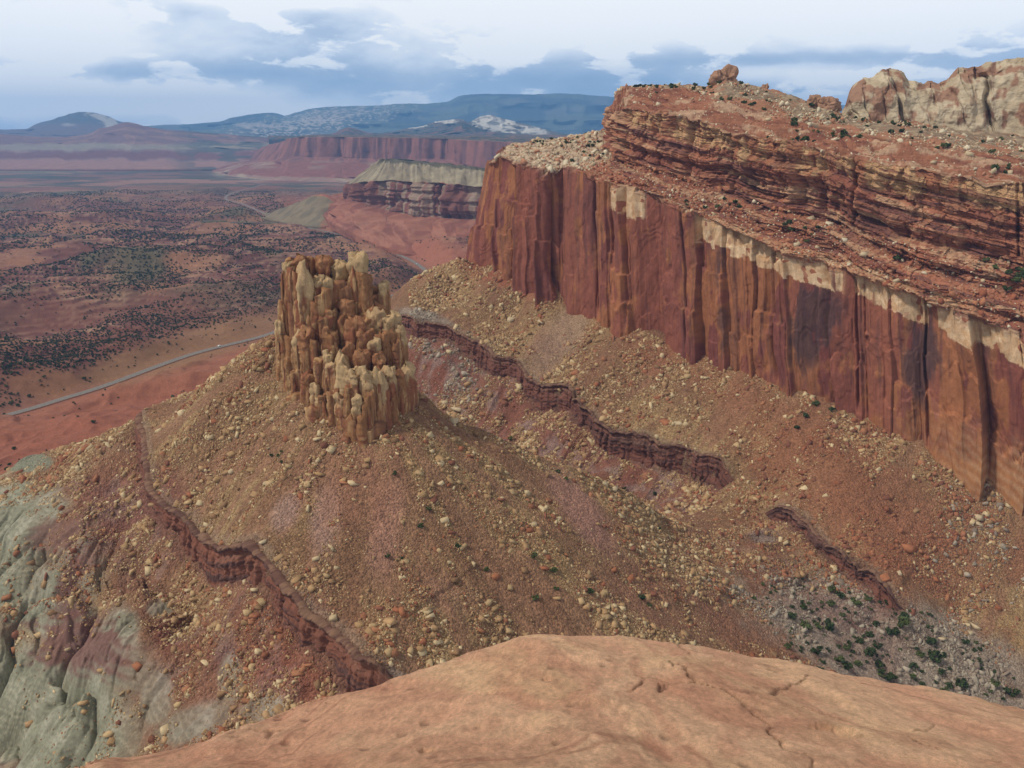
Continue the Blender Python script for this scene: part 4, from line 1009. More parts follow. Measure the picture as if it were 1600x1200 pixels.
FRU = [q[0] for q in SIL]; FRV = [q[1] for q in SIL]
TAN = [lin(176,146,104), lin(160,126,86), lin(192,168,128), lin(140,106,74), lin(168,132,92)]
RED = [lin(148,96,68), lin(156,104,72), lin(130,82,62), lin(144,88,60)]
GRY = [lin(150,134,116), lin(134,116,100), lin(162,148,128)]
def rock_zone(u, v, x, y, rs):
    n1 = fbm2(x/16, y/16, 3, 1001)
    red = .18+.35*sst(1050, 1300, u)+.25*blob(u, v, 1430, 850, 150, 80, 30, .4)+.3*blob(u, v, 1260, 720, 120, 60, 35, .4)+.25*blob(u, v, 900, 500, 120, 40, 30, .5)-.2*blob(u, v, 1570, 850, 90, 120, 0, .5)+n1*.3
    red = red+.3*blob(u, v, 420, 990, 120, 70, 30, .4)
    gry = np.maximum(blob(u, v, 1405, 1018, 250, 74, 21, .35), blob(u, v, 660, 500, 48, 16, 15, .3))
    gry = np.maximum(gry, .3*blob(u, v, 1570, 850, 90, 120, 0, .5))
    gry = np.maximum(gry, .7*blob(u, v, 700, 570, 60, 50, 30, .4))
    r = rs.uniform(size=len(u)); r2 = rs.integers(0, 5, len(u)); r3 = rs.integers(0, 4, len(u)); r4 = rs.integers(0, 3, len(u))
    c = np.array(TAN)[r2]; k = np.zeros(len(u), int)
    m = r < red; c[m] = np.array(RED)[r3[m]]; k[m] = 1
    m = rs.uniform(size=len(u)) < gry; c[m] = np.array(GRY)[r4[m]]; k[m] = 2
    return c*rs.uniform(.8, 1.15, len(u))[:, None], k
rs = np.random.default_rng(21)
def talus_points(n):
    th = rs.uniform(math.radians(-34), math.radians(34), n); r = np.sqrt(rs.uniform(200**2, 735**2, n))
    x, y = r*np.sin(th), r*np.cos(th); z = gz(x, y); u, v = proj(x, y, z)
    nr = gsample(near, x, y)
    n1 = fbm2(x/30, y/30, 4, 1011); n2 = fbm2(x/8, y/8, 3, 1013)
    dens = np.clip(.36+n1*.5+n2*.35-streaks(x, y, 700)*.9, .03, 1)*(1-.45*blob(u, v, 1100, 620, 380, 90, 32, .5))
    bare = 0
    for q in [(510,790,22,90,8),(600,840,30,100,8),(910,800,28,90,-35),(560,790,40,90,10),(450,800,22,40,30),(60,1100,170,150,20),(40,860,80,120,0),(150,1000,110,60,20),(245,1090,28,50,0),(300,1130,70,30,-20),(1150,980,120,30,20),(870,530,26,80,40),
              (40,720,45,18,0),(480,960,60,14,40),(900,700,260,18,32),(780,610,150,22,32),(500,1010,50,40,40),(200,780,40,40,0)]:
        bare = np.maximum(bare, blob(u, v, *q, .35, n2*.4))
    dens = dens*(1-.9*bare)
    for d, e in mz[1:]:
        dd = gsample(d, x, y); dens = dens+.5*np.exp(-((dd+10)/6)**2)*gsample(e, x, y)*(n2 > -.2)
    # wall behind
    base_v = np.interp(u, [725,800,862,885,1000,1240,1430,1600,1850], [405,425,450,475,515,607,692,775,925])
    ok = (nr > .7) & in_frame(x, y, z, 60) & (v < np.interp(u, FRU, FRV)+25) & ~((u > 725) & (v < base_v))
    ok &= ~((u > 440) & (u < 640) & (v > 400) & (v < 600))
    for d, e in mz[1:]:
        dd = gsample(d, x, y); ee = gsample(e, x, y); ok &= ~((dd < .1) & (dd > -3.5) & (ee > .3))
    ok &= rs.uniform(size=n) < dens
    return x[ok], y[ok], z[ok], u[ok], v[ok]
x, y, z, u, v = talus_points(1500000)
sz = .17*(1-rs.uniform(size=len(x)))**(-1/2.2); sz = np.minimum(sz, 1.7)*(1+.35*sst(300, 600, np.hypot(x, y)))
cc, kk = rock_zone(u, v, x, y, rs)
dist = np.sqrt(x*x+y*y+z*z)
order = np.argsort(-(sz/dist))
# hand-placed boulders picked out in the photograph: u, v, half-size px, colour kind, label
HB = [
 (412,846,9,2,'large squarish pale boulder alone on the mid slope of the cone'),(362,737,8,2,'pale tan boulder high on the left flank of the cone'),(1420,856,16,1,'largest orange slab boulder on the right talus'),
 (775,902,9,1,'dark red boulder in the middle of the lower cone slope'),(628,958,10,1,'orange brown boulder near the lower end of the left ledge'),(158,1048,7,0,'tan boulder sitting on the gray clay at lower left'),
 (214,1043,10,1,'rounded orange boulder at the edge of the gray clay'),(76,1028,6,0,'tilted tan slab on the purple clay mound'),(130,1098,9,0,'flat brown boulder on the pale clay flat'),(132,1112,7,0,'lower of two brown boulders on the pale clay flat'),
 (610,1008,9,1,'orange boulder just above the ledge end at bottom centre'),(1208,1158,0,0,''),(135,700,11,1,'orange boulder on the left skyline of the cone'),(108,708,9,1,'second orange boulder on the left skyline'),
 (715,640,10,2,'whitish boulder on the ridge right of the tower'),(708,658,11,2,'broad pale block just below the ridge right of the tower'),(695,630,7,2,'small pale boulder nearest the tower on its right ridge'),(725,655,8,2,'pale boulder at the right end of the ridge cluster'),
 (1036,870,0,0,''),(960,764,9,2,'pale round boulder on the saddle ridge'),(1043,802,9,2,'pale boulder near the end of the saddle ridge'),(1382,903,10,1,'big orange boulder above the right ledge'),(1404,896,7,2,'pale boulder beside the big orange one above the right ledge'),
 (1462,905,8,1,'orange brown boulder right of the second ledge'),(1470,1068-70,9,2,'pale slab leaning on the lower right talus'),(1522,978,10,2,'tall pale slab among junipers at lower right'),(1514,990,8,2,'pale boulder at the edge of the gray bench'),
 (1528,808,9,2,'pale block in the upper right talus field'),(1530,818,7,2,'smaller pale block below the one in the upper right talus'),(240,920-130,7,0,'tan boulder beside the left ledge'),(635,962,6,1,'small orange boulder beside the orange brown one'),
 (960,1115-140,8,0,'tan boulder above the foreground slab'),(870,935,7,0,'tan boulder low on the cone right side'),(985,905,9,1,'reddish block on the lower saddle slope'),(960,890,8,1,'rusty boulder left of the reddish block'),
 (1040,660,9,1,'rusty boulder in the middle of the main talus'),(900,583,8,1,'rust coloured boulder upslope of the gully ledge'),(1060,662,7,2,'pale boulder in the middle of the main talus'),(800,500,9,2,'pale blocks below the prow of the cliff'),(845,503,7,2,'small pale block below the cliff recess'),
]
taken = []
def shoot(u, v, d0=205, d1=720):
    a, b, c = ray(u, v); t = np.linspace(d0, d1, 2600)/b; X, Y, Zr = a*t, b*t, c*t
    g = gz(X, Y); k = np.argmax(g > Zr)
    return (X[k], Y[k], g[k]) if (g > Zr).any() else None
BM = []
for V, F in hull_variants(24, 11, 9):
    o = mesh_np('boulder', V, F, None, M_boul, smooth=False, link=False); BM.append(o.data)
def put_boulder(p, s, col, label, group, rsq):
    o = bpy.data.objects.new('boulder', BM[rsq.integers(len(BM))]); COL.objects.link(o)
    o.location = (p[0], p[1], p[2]+s*.0); o.rotation_euler = (rsq.uniform(-.4, .4), rsq.uniform(-.4, .4), rsq.uniform(0, 6.28)); o.scale = (s, s, s*rsq.uniform(.8, 1.15))
    o.color = (*[float(c) for c in col], 1); tag(o, label, 'boulder', group)
KC = {0: lin(172,138,96), 1: lin(156,98,66), 2: lin(184,162,128)}
nb = 0
for (u_, v_, hp, k_, lb) in HB:
    if not lb: continue
    p = shoot(u_, v_)
    if p is None: continue
    dep = p[1]*cT-p[2]*sT; put_boulder(p, hp*.85*dep/FPX, KC[k_], lb, 'boulders on the talus slopes', rs); nb += 1; taken.append((u_, v_))
def zone_name(u, v):
    if v > 975 and u > 1180: return 'on the gray juniper bench'
    if u > 1480: return 'on the far right talus under the cliff'
    if u > 1180 and v > 780: return 'on the rusty talus around the right ledge'
    if u > 1180: return 'on the main talus at the foot of the cliff'
    if v < 500 + (u-600)*.5 and u > 600: return 'on the talus between cliff and gully'
    if v < 560 + (u-600)*.6 and u > 640: return 'in the gully behind the cone'
    if u < 240 and v > 700: return 'beside the clay badlands at lower left'
    if u < 430 and v < 700: return 'on the left shoulder of the cone'
    if v > 700+ (u-240)*.9 and u < 560: return 'below the left ledge'
    if u < 560: return 'on the cone slope below the tower'
    if u < 760 and v < 760: return 'on the ridge to the right of the tower'
    if u > 1000: return 'on the saddle slope right of the cone'
    if v > 860: return 'low on the cone above the foreground slab'
    return 'on the right face of the cone'
CN = {0: 'tan', 1: 'rusty', 2: 'pale gray'}
vis = np.array([(v[i] < np.interp(u[i], FRU, FRV)-6) for i in range(len(x))])
lim = 300-nb; pick = []
for i in order:
    if len(pick) >= lim: break
    if 0 < u[i] < 1600 and vis[i] and v[i] > 380: pick.append(i)
for i in pick:
    szw = 'bulky' if sz[i] > 2.2 else ('middling' if sz[i] > 1.7 else 'small')
    zn = zone_name(u[i], v[i]); lb = f"{CN[kk[i]]} angular {szw} boulder {zn}"
    put_boulder((x[i], y[i], z[i]), sz[i], cc[i], lb, f"{CN[kk[i]]} boulders {zn}", rs)
keep = np.ones(len(x), bool); keep[pick] = False
pos = np.stack([x, y, z-sz*.12], -1)[keep]
o = scatter_mesh('rubble', HV, pos, sz[keep], cc[keep], M_rub, rs); tag(o, 'countless tan and rusty rock fragments strewn over the talus', 'rubble', kind='stuff')
# slabs of the gray bench + blocks on the prow bench and ledges
def wall_points(n, t0, t1, ulo, uhi):
    i = rs.integers(0, WV.shape[0], n); T_ = rs.uniform(t0, t1, n); j = np.clip(np.searchsorted(WT, T_), 0, WV.shape[1]-1)
    p = WV[i, j]; uu = np.interp(Ws[i], Wsc, Wuc); a, b = proj(p[:, 0], p[:, 1], p[:, 2])
    m = (uu > ulo) & (uu < uhi) & (a > -20) & (a < 1640); return p[m]
p1 = wall_points(9000, 2.03, 2.97, 700, 905); p2 = wall_points(14000, 2.03, 2.95, 905, 1700); p3 = wall_points(3500, 4.02, 5, 950, 1700)
hi = rs.integers(0, HG.shape[0], 9000); hj = rs.integers(12, 170, 9000); p4 = HG[hi, hj]
pp = np.concatenate([p1, p2, p3, p4]); ss = .32*(1-rs.uniform(size=len(pp)))**(-1/2.6); ss = np.minimum(ss, 2.2); ss[:len(p1)] *= 1.5
CB = np.array([lin(204,188,158), lin(186,164,130), lin(172,120,90)])[rs.integers(0, 3, len(pp))]
m2 = np.arange(len(pp)); inr = (m2 >= len(p1)) & (m2 < len(p1)+len(p2)) & (rs.uniform(size=len(pp)) < .7)
CB[inr] = np.array([lin(150,88,62), lin(166,108,76)])[rs.integers(0, 2, inr.sum())]
o = scatter_mesh('ledge_rubble', HV, pp, ss, CB*rs.uniform(.85, 1.1, len(pp))[:, None], M_rub, rs); tag(o, 'pale and red blocks lying on the cliff ledges and benches', 'rubble', kind='stuff')

# ------------------------------------------------------------------ junipers and shrubs
def crown_arrays(nclump, nleaf, seed, leaf=.16, flat=.8):
    r = np.random.default_rng(seed); VV = []; FF = []; CC = []
    cl = []
    for k in range(nclump):
        a = r.uniform(0, 6.28); rad = math.sqrt(r.uniform(0, 1))*.72; cl.append((math.cos(a)*rad, math.sin(a)*rad, r.uniform(.35, 1.35-.5*rad)*flat, r.uniform(.24, .42), r.uniform(.7, 1.25)))
    for cx, cy, cz, cr, tone in cl:
        d = r.normal(size=(nleaf, 3)); d /= np.linalg.norm(d, axis=1)[:, None]; q = np.array([cx, cy, cz])+d*cr*r.uniform(.55, 1.05, (nleaf, 1))*np.array([1, 1, .8])
        t1 = r.normal(size=(nleaf, 3)); t1 /= np.linalg.norm(t1, axis=1)[:, None]; t2 = np.cross(t1, d); t2 /= np.linalg.norm(t2, axis=1)[:, None]+1e-6
        s = leaf*r.uniform(.6, 1.3, (nleaf, 1)); tri = np.stack([q-t1*s, q+t1*s, q+t2*s*1.5], 1)
        b = len(VV)*0; VV.append(tri.reshape(-1, 3)); CC.append(np.repeat(tone*r.uniform(.8, 1.2, nleaf), 3))
    V = np.concatenate(VV); F = np.arange(len(V)).reshape(-1, 3); return V, F, np.concatenate(CC)
C_jun = lin(66,78,44); C_jun2 = lin(92,102,56)
CR = []
for k in range(6):
    V, F, t = crown_arrays(9, 46, 300+k)
    col = (C_jun if k < 4 else C_jun2)[None]*t[:, None]
    o = mesh_np('crown', V, F, col, M_leaf, smooth=False, link=False); CR.append(o.data)
def trunk_mesh():
    V, F = [], []; na = 7
    def limb(p0, p1, r0, r1):
        p0, p1 = np.array(p0), np.array(p1); d = p1-p0; d = d/np.linalg.norm(d); a = np.cross(d, [1, 0.2, .1]); a /= np.linalg.norm(a); b = np.cross(d, a); o_ = len(V)
        for (p, r) in ((p0, r0), ((p0+p1)/2+a*.03, (r0+r1)/2), (p1, r1)):
            for i in range(na): V.append(p+(a*math.cos(i*6.283/na)+b*math.sin(i*6.283/na))*r)
        for k in range(2):
            for i in range(na): F.append((o_+k*na+i, o_+k*na+(i+1) % na, o_+(k+1)*na+(i+1) % na, o_+(k+1)*na+i))
    limb((0, 0, -.2), (.05, .02, .45), .11, .08); limb((.05, .02, .42), (.35, .2, .9), .07, .03); limb((.05, .02, .42), (-.3, -.15, .95), .07, .03); limb((.05, .02, .4), (.0, -.3, .8), .05, .02); limb((.05, .02, .45), (.05, .1, 1.1), .06, .02)
    return mesh_np('trunk', np.array(V), np.array(F), np.broadcast_to(lin(104,84,70), (len(V), 3)), M_bark, link=False).data
TR = trunk_mesh()
def put_juniper(p, s, label, group, name='juniper', parts=True):
    cr = CR[rs.integers(len(CR))]
    rz = rs.uniform(0, 6.28)
    if parts:
        e = bpy.data.objects.new(name, None); COL.objects.link(e); e.location = p; e.rotation_euler = (0, 0, rz); e.scale = (s, s, s*rs.uniform(.85, 1.15)); e.empty_display_size = .1
        a = bpy.data.objects.new('crown', cr); b = bpy.data.objects.new('trunk', TR)
        for q in (a, b): COL.objects.link(q); q.parent = e
    else:
        e = bpy.data.objects.new(name, cr); COL.objects.link(e); e.location = p; e.rotation_euler = (0, 0, rz); e.scale = (s, s, s)
    tag(e, label, 'juniper' if name == 'juniper' else 'shrub', group)
# bench junipers traced from the photograph: u, v(base), half width px
BJ = [(1237,965,7),(1299,921,7),(1312,931,7),(1338,942,9),(1298,943,7),(1356,936,6),(1259,980,10),(1294,982,11),(1278,980,7),(1410,978,13),(1398,1001-12,8),(1342,1002,7),(1360,1022,9),(1371,1012,7),(1276,1020,9),(1312,1032,9),(1323,1042,8),(1340,1038,7),(1241,1042,7),
      (1282,1046,5),(1374,1040,7),(1376,1050,6),(1390,1060,10),(1426,1042,7),(1426,1058,6),(1455,1005,9),(1460,1030,10),(1437,1022,7),(1412,970-5,8),(1503,1072,9),(1484,1072,7),(1552,1068,8),(1580,1085,11),(1530,1035,6),(1508,1004,6),(1475,1080,6),(1357,993,7),(1390,989,7),(1230,1010,6),(1255,950,6),(1322,1012,6),(1442,1070,6),(1315,960,5),(1368,975,5),(1386,942,5),(1470,1050,6)]
BJL = {4: 'juniper tuft', }
names = {9: 'widest dark juniper in the middle of the gray bench', 12: 'round dark juniper standing free on pale rock in the bench', 32: 'bushy juniper nearest the right edge of the photo', 31: 'round green juniper on red dirt at lower right', 0: 'bright green juniper at the upper left corner of the gray bench', 18: 'leftmost juniper just behind the foreground slab', 26: 'dark leaning juniper among boulders on the bench'}
for k, (u_, v_, hp) in enumerate(BJ):
    p = shoot(u_, v_+2)
    if p is None: continue
    dep = p[1]*cT-p[2]*sT
    side = 'lower edge' if v_ > 1030 else ('upper edge' if v_ < 960 else 'middle')
    lb = names.get(k, f"dark green {'wide' if hp > 8 else 'small'} juniper at the {side} of the gray rock bench, {'left' if u_ < 1320 else 'right' if u_ > 1430 else 'central'} part")
    put_juniper(p, hp*dep/FPX*1.15, lb, 'junipers on the gray rock bench')
SJ = [(670,795,5),(656,822,6),(798,686,5),(866,892,6),(838,700,3),(872,736,4),(885,748,4),(975,764,4),(1022,771,4),(1030,826,4),(715,853,5),(835,870,7),(922,925,6),(870,920,5),(836,935,6),(1003,935,6),(435,712,4),(424,712,4),(440,705,3),(606,870,5),(617,740,5),(440,722,3),(628,872,3),(1260,650,6),(1275,632,6),(1245,668,5),(1300,640,5),(760,890,5),(1015,945,5),(1075,1013,5)]
for k, (u_, v_, hp) in enumerate(SJ):
    p = shoot(u_, v_+2)
    if p is None: continue
    dep = p[1]*cT-p[2]*sT
    put_juniper(p, hp*dep/FPX*1.1, f"{'round green' if hp > 4 else 'tiny dark'} shrub {zone_name(u_, v_)}", 'shrubs scattered on the talus', 'shrub')
for k in range(190):
    a_ = rs.uniform(0, 6.28); r_ = math.sqrt(rs.uniform(0, 1)); ca_, sa_ = math.cos(math.radians(22)), math.sin(math.radians(22))
    u_ = 1395+r_*(math.cos(a_)*235*ca_-math.sin(a_)*72*sa_); v_ = 1015+r_*(math.cos(a_)*235*sa_+math.sin(a_)*72*ca_)
    if u_ > 1595 or v_ > np.interp(u_, FRU, FRV)-6: continue
    p = shoot(u_, v_)
    if p is None: continue
    hp = rs.uniform(1.6, 4.2)
    put_juniper(p, hp*(p[1]*cT-p[2]*sT)/FPX, f"{'low gray green' if hp < 3 else 'small dark'} desert shrub between the rocks of the gray juniper bench", 'low shrubs on the gray rock bench', 'shrub', parts=False)
# on the cliff top
cand = []
for (t0, t1, ulo, uhi, n_, kind) in [(2.1, 2.95, 740, 905, 40, 'prow'), (2.1, 2.9, 1000, 1650, 30, 'ledge'), (4.1, 4.95, 980, 1650, 45, 'top')]:
    p = wall_points(n_*40, t0, t1, ulo, uhi); nz_ = fbm2(p[:, 0]/22, p[:, 1]/22, 3, 1101); p = p[np.argsort(-(nz_+rs.uniform(-.5, .5, len(p))))][:n_]
    for q in p:
        a, b = proj(*q); s = rs.uniform(1.2, 2.7)
        pl = {'prow': 'on the white rock bench of the cliff prow', 'ledge': 'on a red ledge of the cliff wall', 'top': 'on the pale slickrock rim above the cliff'}[kind]
        half = '' if kind == 'prow' else (', left half' if a < 1300 else ', right half')
        put_juniper(tuple(q), s, f"dark {'bushy' if s > 2 else 'small'} juniper {pl}{half}", 'junipers on the cliff top')
def hillj(n_):
    i = rs.integers(0, HG.shape[0], n_*8); j = rs.integers(16, 170, n_*8); p = HG[i, j]; a, b = proj(p[:, 0], p[:, 1], p[:, 2])
    p = p[(a > 985) & (a < 1620)]; return p[:n_]
for q in hillj(75):
    a, b = proj(*q); s = rs.uniform(1.0, 2.6)
    pl = 'on the hill crest left of the rubble peak' if a < 1110 else ('on the rubble peak with the knobs' if a < 1310 else 'on the gray slope under the pale domes')
    put_juniper(tuple(q), s, f"dark {'bushy' if s > 1.9 else 'small'} juniper {pl}", 'junipers on the upper hillside')
# valley bushes
def valley_bush(n):
    rv = np.exp(rs.uniform(math.log(620), math.log(4200), n)); th = rs.uniform(math.radians(-34), math.radians(12), n)
    x, y = rv*np.sin(th), rv*np.cos(th); rdd = RD(x, y); z = gz(x, y); u, v = proj(x, y, z)
    n1 = fbm2(x/170, y/170, 4, 1201); n2 = fbm2(x/60, y/60, 3, 1203)
    roadv = np.interp(u, [0,100,170,300,425,640], [650,622,600,553,520,460])
    dens = np.clip(.42+n1*1.1+n2*.6, .02, 1.2)*np.clip(rv/1200, .6, 2)*1.15
    dens *= np.where(v > roadv-12, .03, 1)*(1-.93*blob(u, v, 290, 540, 190, 24, -17, .3))*(1-.9*blob(u, v, 70, 600, 60, 20, 0, .3))
    right = ((u-660)*.42-(v-405)+6) > 0
    dens *= np.where(right & (v < 430) & (u > 430), .05, 1)
    ok = (rdd > 14) & in_frame(x, y, z, 40) & (gsample(near, x, y) < .3) & (rs.uniform(size=n) < dens)
    return x[ok], y[ok], z[ok], u[ok], v[ok], rv[ok]
x, y, z, u, v, rv = valley_bush(135000)
sz = rs.uniform(.9, 2.3, len(x))*np.clip(rv/1300, 1, 1.7)
lowV = []
for k in range(10):
    V, F, t = crown_arrays(4, 9, 500+k, leaf=.42); lowV.append((V.astype(np.float32), F))
order = np.argsort(-(sz/rv)); pick = []
for i in order:
    if len(pick) >= 60: break
    if 8 < u[i] < 430 and v[i] > 390: pick.append(i)
for i in pick:
    zn = 'beside the brown flat above the road' if v[i] > 500 and u[i] > 110 else ('in the dissected ground at the left edge' if u[i] < 110 else 'on the red flats beyond the road')
    put_juniper((x[i], y[i], z[i]), sz[i]*1.05, f"dark {'wide' if sz[i] > 2.1 else 'round'} juniper {zn}", 'junipers in the valley', parts=False)
keep = np.ones(len(x), bool); keep[pick] = False
cols = np.array([lin(66,76,50), lin(78,84,54), lin(56,64,44), lin(96,92,62)])[rs.integers(0, 4, keep.sum())]
o = scatter_mesh('desert_scrub', lowV, np.stack([x, y, z], -1)[keep], sz[keep]*.72, cols, M_leaf, rs, yaw=True); tag(o, 'dark green scrub dotting the red valley floor', 'scrub', kind='stuff')
print('bushes', keep.sum(), 'rocks', len(pos))

# ------------------------------------------------------------------ cars on the road
def car(p, ang, colr):
    bm = bmesh.new(); 
    prof = [(-2.2,.35),(-2.2,.85),(-1.9,.98),(-1.5,1.5),(.4,1.5),(1.0,1.0),(2.1,.85),(2.2,.35)]
    vs = [[bm.verts.new((a, s*.88, b)) for a, b in prof] for s in (-1, 1)]
    for i in range(len(prof)): bm.faces.new((vs[0][i], vs[0][(i+1) % 8], vs[1][(i+1) % 8], vs[1][i]))
    bm.faces.new(vs[0][::-1]); bm.faces.new(vs[1]); bmesh.ops.recalc_face_normals(bm, faces=bm.faces)
    V = np.array([q.co[:] for q in bm.verts]); me = bpy.data.meshes.new('body'); bm.to_mesh(me); bm.free()
    a = me.color_attributes.new('Col', 'FLOAT_COLOR', 'POINT'); a.data.foreach_set('color', np.tile([*colr, 1], (len(V), 1)).ravel()); me.materials.append(M_paint)
    e = bpy.data.objects.new('car', None); COL.objects.link(e); e.location = p; e.rotation_euler = (0, 0, ang)
    b = bpy.data.objects.new('body', me); COL.objects.link(b); b.parent = e
    for sx in (-1.35, 1.35):
        for sy in (-.85, .85):
            t = np.linspace(0, 6.283, 15)[:-1]; W = np.concatenate([np.stack([np.cos(t)*.34+sx, t*0+sy-.1, np.sin(t)*.34+.34], -1), np.stack([np.cos(t)*.34+sx, t*0+sy+.1, np.sin(t)*.34+.34], -1), [[sx, sy-.1, .34], [sx, sy+.1, .34]]])
            F = [];
            for i in range(14): j = (i+1) % 14; F += [(i, j, 14+j), (i, 14+j, 14+i), (28, j, i), (29, 14+i, 14+j)]
            mesh_np('wheel', W, np.array(F), np.broadcast_to(lin(30,30,30), (30, 3)), M_paint, smooth=False, parent=e)
    return e
for (u_, v_, lb, col_) in [(533,367.5,'tiny white car on the far stretch of road', lin(225,225,225)), (648,413,'tiny pale car on the road near the prow talus', lin(200,205,210)), (346,541,'tiny white car on the near stretch of road', lin(225,225,225))]:
    a, b, c_ = ray(u_, v_); t = ZV/c_; q = np.array([a*t, b*t]); k = np.argmin(np.hypot(*(ROAD-q).T)); d = ROAD[min(k+1, len(ROAD)-1)]-ROAD[k-1]; nrm = np.array([-d[1], d[0]])/np.hypot(*d)
    rv_ = np.array([v_co.co[:] for v_co in road.data.vertices]).reshape(-1, 2, 3); zz = rv_[k, :, 2].mean()
    pt = ROAD[k]+nrm*1.9
    tag(car((pt[0], pt[1], zz+.02), math.atan2(d[1], d[0]), col_), lb, 'car', 'cars on the valley road')

# ------------------------------------------------------------------ haze
from mathutils import Vector
def haze():
    x0, x1, y0, y1, z0, z1 = -32000, 32000, -300, 40000, -420, 0
    bpy.context.view_layer.update(); zs = [(o.matrix_world @ Vector(q)).z for o in scene.objects if o.type == 'MESH' for q in o.bound_box]; z0 = min(zs)-1; z1 = max(zs)+15
    V = [(a, b, c) for a in (-21000, 21000) for b in (-120, 22500) for c in (z0, z1)]
    F = [(0, 1, 3, 2), (4, 6, 7, 5), (0, 4, 5, 1), (2, 3, 7, 6), (0, 2, 6, 4), (1, 5, 7, 3)]
    o = mesh_np('haze', np.array(V, float), np.array(F), None, None, smooth=False)
    m = bpy.data.materials.new('haze_air'); m.use_nodes = True; nt = m.node_tree; nt.nodes.remove(nt.nodes['Principled BSDF'])
    pv = nt.nodes.new('ShaderNodeVolumePrincipled'); pv.inputs['Color'].default_value = (.24, .54, 1, 1); pv.inputs['Density'].default_value = 5.4e-5; pv.inputs['Anisotropy'].default_value = 0.0
    nt.links.new(pv.outputs[0], nt.nodes['Material Output'].inputs['Volume']); o.data.materials.append(m)
    tag(o, 'thin blue air haze over the whole valley', 'haze', kind='stuff')
haze()

# ------------------------------------------------------------------ sky, sun, camera
SUN_EL, SUN_AZ = math.radians(50), math.radians(-104)     # behind and left of the camera
w = bpy.data.worlds.new('World'); scene.world = w; w.use_nodes = True; nt = w.node_tree; N = nt.nodes; L = nt.links
bg = N['Background']
sky = N.new('ShaderNodeTexSky'); sky.sky_type = 'NISHITA'; sky.sun_disc = False; sky.sun_elevation = SUN_EL; sky.sun_rotation = SUN_AZ; sky.altitude = 1900
tc = N.new('ShaderNodeTexCoord'); sp = N.new('ShaderNodeSeparateXYZ'); L.new(tc.outputs['Generated'], sp.inputs[0])
def math_(op, a, b=None, c=None):
    m = N.new('ShaderNodeMath'); m.operation = op
    for i, q in enumerate((a, b, c)):
        if q is None: continue
        if isinstance(q, (int, float)): m.inputs[i].default_value = q
        else: L.new(q, m.inputs[i])
    return m.outputs[0]
azn = math_('ARCTAN2', sp.outputs[0], sp.outputs[1]); eln = math_('ARCSINE', sp.outputs[2])
cv = N.new('ShaderNodeCombineXYZ'); L.new(azn, cv.inputs[0]); L.new(math_('MULTIPLY', eln, 2.6), cv.inputs[1])
def noise(sc, det=8, rough=.6, dist=.3, off=0):
    mp = N.new('ShaderNodeMapping'); mp.inputs['Location'].default_value = (off, off*.7, 0); L.new(cv.outputs[0], mp.inputs['Vector'])
    n = N.new('ShaderNodeTexNoise'); n.inputs['Scale'].default_value = sc; n.inputs['Detail'].default_value = det; n.inputs['Roughness'].default_value = rough; n.inputs['Distortion'].default_value = dist
    L.new(mp.outputs[0], n.inputs['Vector']); return n.outputs['Fac']
nA, nB, nC = noise(4.5, 8, .58, .4, 3.1), noise(13, 8, .6, .3, 7.7), noise(9, 6, .55, .2, 1.3)
def px2ae(u, v):
    a, b, c = ray(u, v); return math.atan2(a, b), math.asin(c/math.sqrt(a*a+b*b+c*c))
def gb(u, v, ru, rv, amp):
    a0, e0 = px2ae(u, v); ra = ru/FPX; re = rv/FPX
    x_ = math_('DIVIDE', math_('SUBTRACT', azn, a0), ra); y_ = math_('DIVIDE', math_('SUBTRACT', eln, e0), re)
    return math_('MULTIPLY', math_('EXPONENT', math_('MULTIPLY', math_('ADD', math_('MULTIPLY', x_, x_), math_('MULTIPLY', y_, y_)), -1)), amp)
# brightness field: thick gray-blue cloud base = 0, bright white cloud = 1
f = math_('MULTIPLY', math_('SUBTRACT', nA, .5), 1.2)
f = math_('ADD', f, math_('MULTIPLY', math_('SUBTRACT', nB, .5), .7)); f = math_('ADD', f, .56)
for q in [(60,40,150,55,.65),(95,85,45,18,.4),(400,0,120,12,.7),(850,15,280,45,.7),(1250,5,300,35,.6),(1500,10,250,50,.5),(120,155,260,22,.6),(320,165,120,25,.4),(1200,112,110,14,.55),(1290,125,60,12,.3),(1000,60,200,20,.2),(1405,50,20,18,.2),
          (200,112,260,14,-.35),(600,125,240,28,-.25),(900,125,200,16,-.35),(600,50,200,20,-.08),(1180,95,180,9,-.3),(1500,85,200,20,-.2),(30,195,120,10,-.1)]:
    f = math_('ADD', f, gb(*q))
puff = N.new('ShaderNodeMapRange'); puff.interpolation_type = 'SMOOTHSTEP'; puff.inputs['From Min'].default_value = .52; puff.inputs['From Max'].default_value = .60
L.new(math_('ADD', nC, math_('MULTIPLY', math_('SUBTRACT', nB, .5), .55)), puff.inputs['Value'])
f = math_('ADD', f, math_('MULTIPLY', puff.outputs[0], .40))
cr = N.new('ShaderNodeValToRGB'); L.new(f, cr.inputs[0]); e = cr.color_ramp.elements
e[0].position = 0; e[0].color = (.34, .46, .64, 1); e[1].position = 1; e[1].color = (1.18, 1.18, 1.16, 1)
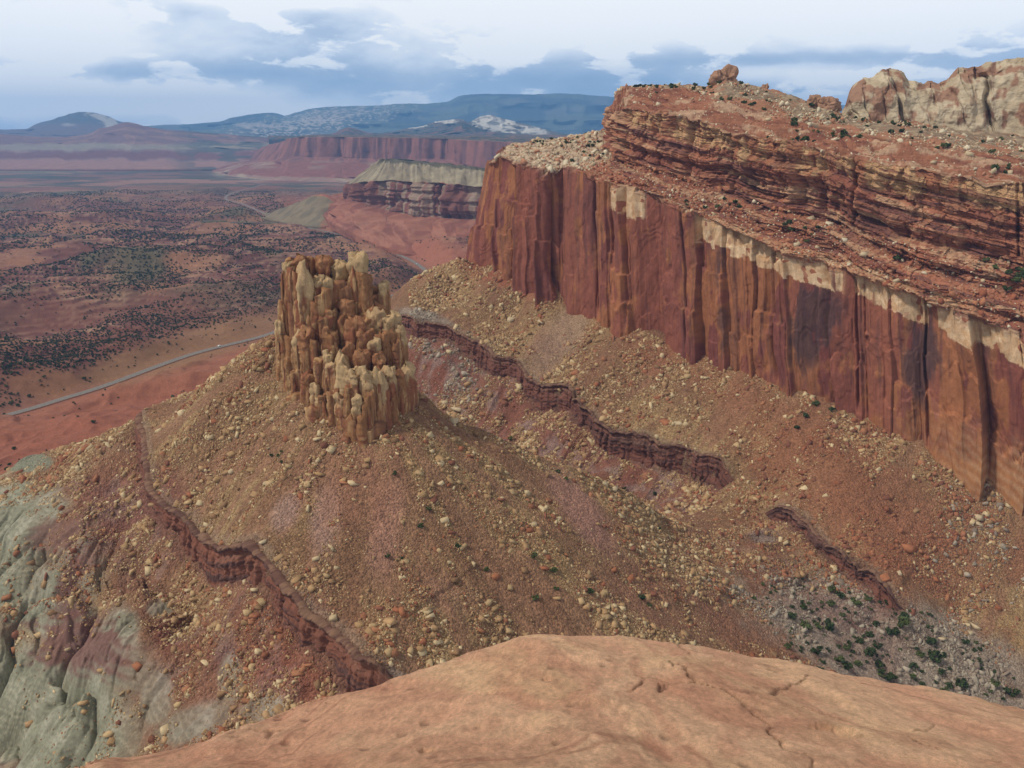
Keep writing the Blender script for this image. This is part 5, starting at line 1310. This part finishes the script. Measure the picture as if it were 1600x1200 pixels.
for p_, c_ in [(.25, (.42, .55, .74, 1)), (.5, (.57, .68, .84, 1)), (.68, (.84, .92, 1.02, 1))]:
    q = e.new(p_); q.color = c_
# overhead the cloud deck is seen through to a little real sky
sk = N.new('ShaderNodeVectorMath'); sk.operation = 'SCALE'; L.new(sky.outputs[0], sk.inputs[0]); sk.inputs['Scale'].default_value = .10
mx = N.new('ShaderNodeMix'); mx.data_type = 'RGBA'; mx.inputs[0].default_value = .90
L.new(sk.outputs[0], mx.inputs[6]); L.new(cr.outputs[0], mx.inputs[7])
hi = N.new('ShaderNodeMapRange'); hi.inputs['From Min'].default_value = .15; hi.inputs['From Max'].default_value = .4; L.new(eln, hi.inputs['Value'])
mx2 = N.new('ShaderNodeMix'); mx2.data_type = 'RGBA'; L.new(hi.outputs[0], mx2.inputs[0]); L.new(mx.outputs[2], mx2.inputs[6]); mx2.inputs[7].default_value = (.50, .50, .50, 1)
L.new(mx2.outputs[2], bg.inputs['Color']); bg.inputs['Strength'].default_value = 1.0
sun = bpy.data.lights.new('sun', 'SUN'); sun.energy = 2.9; sun.angle = math.radians(5); sun.color = (1, .95, .88)
so = bpy.data.objects.new('sun', sun); COL.objects.link(so)
dv = (math.sin(SUN_AZ)*math.cos(SUN_EL), math.cos(SUN_AZ)*math.cos(SUN_EL), math.sin(SUN_EL))
from mathutils import Vector
so.rotation_euler = Vector(dv).to_track_quat('Z', 'Y').to_euler()
cam = bpy.data.cameras.new('camera'); co = bpy.data.objects.new('camera', cam); COL.objects.link(co); scene.camera = co
co.location = (0, 0, 0); co.rotation_euler = (math.radians(90)-PITCH, 0, 0)
cam.sensor_width = 36; cam.sensor_fit = 'HORIZONTAL'; cam.lens = FPX/1600*36; cam.clip_start = .1; cam.clip_end = 150000
scene.view_settings.view_transform = 'Standard'; scene.view_settings.look = 'None'; scene.view_settings.exposure = 0.0; scene.view_settings.gamma = 1
scene.cycles.use_denoising = True
scene.cycles.max_bounces = 5; scene.cycles.diffuse_bounces = 3; scene.cycles.volume_bounces = 1
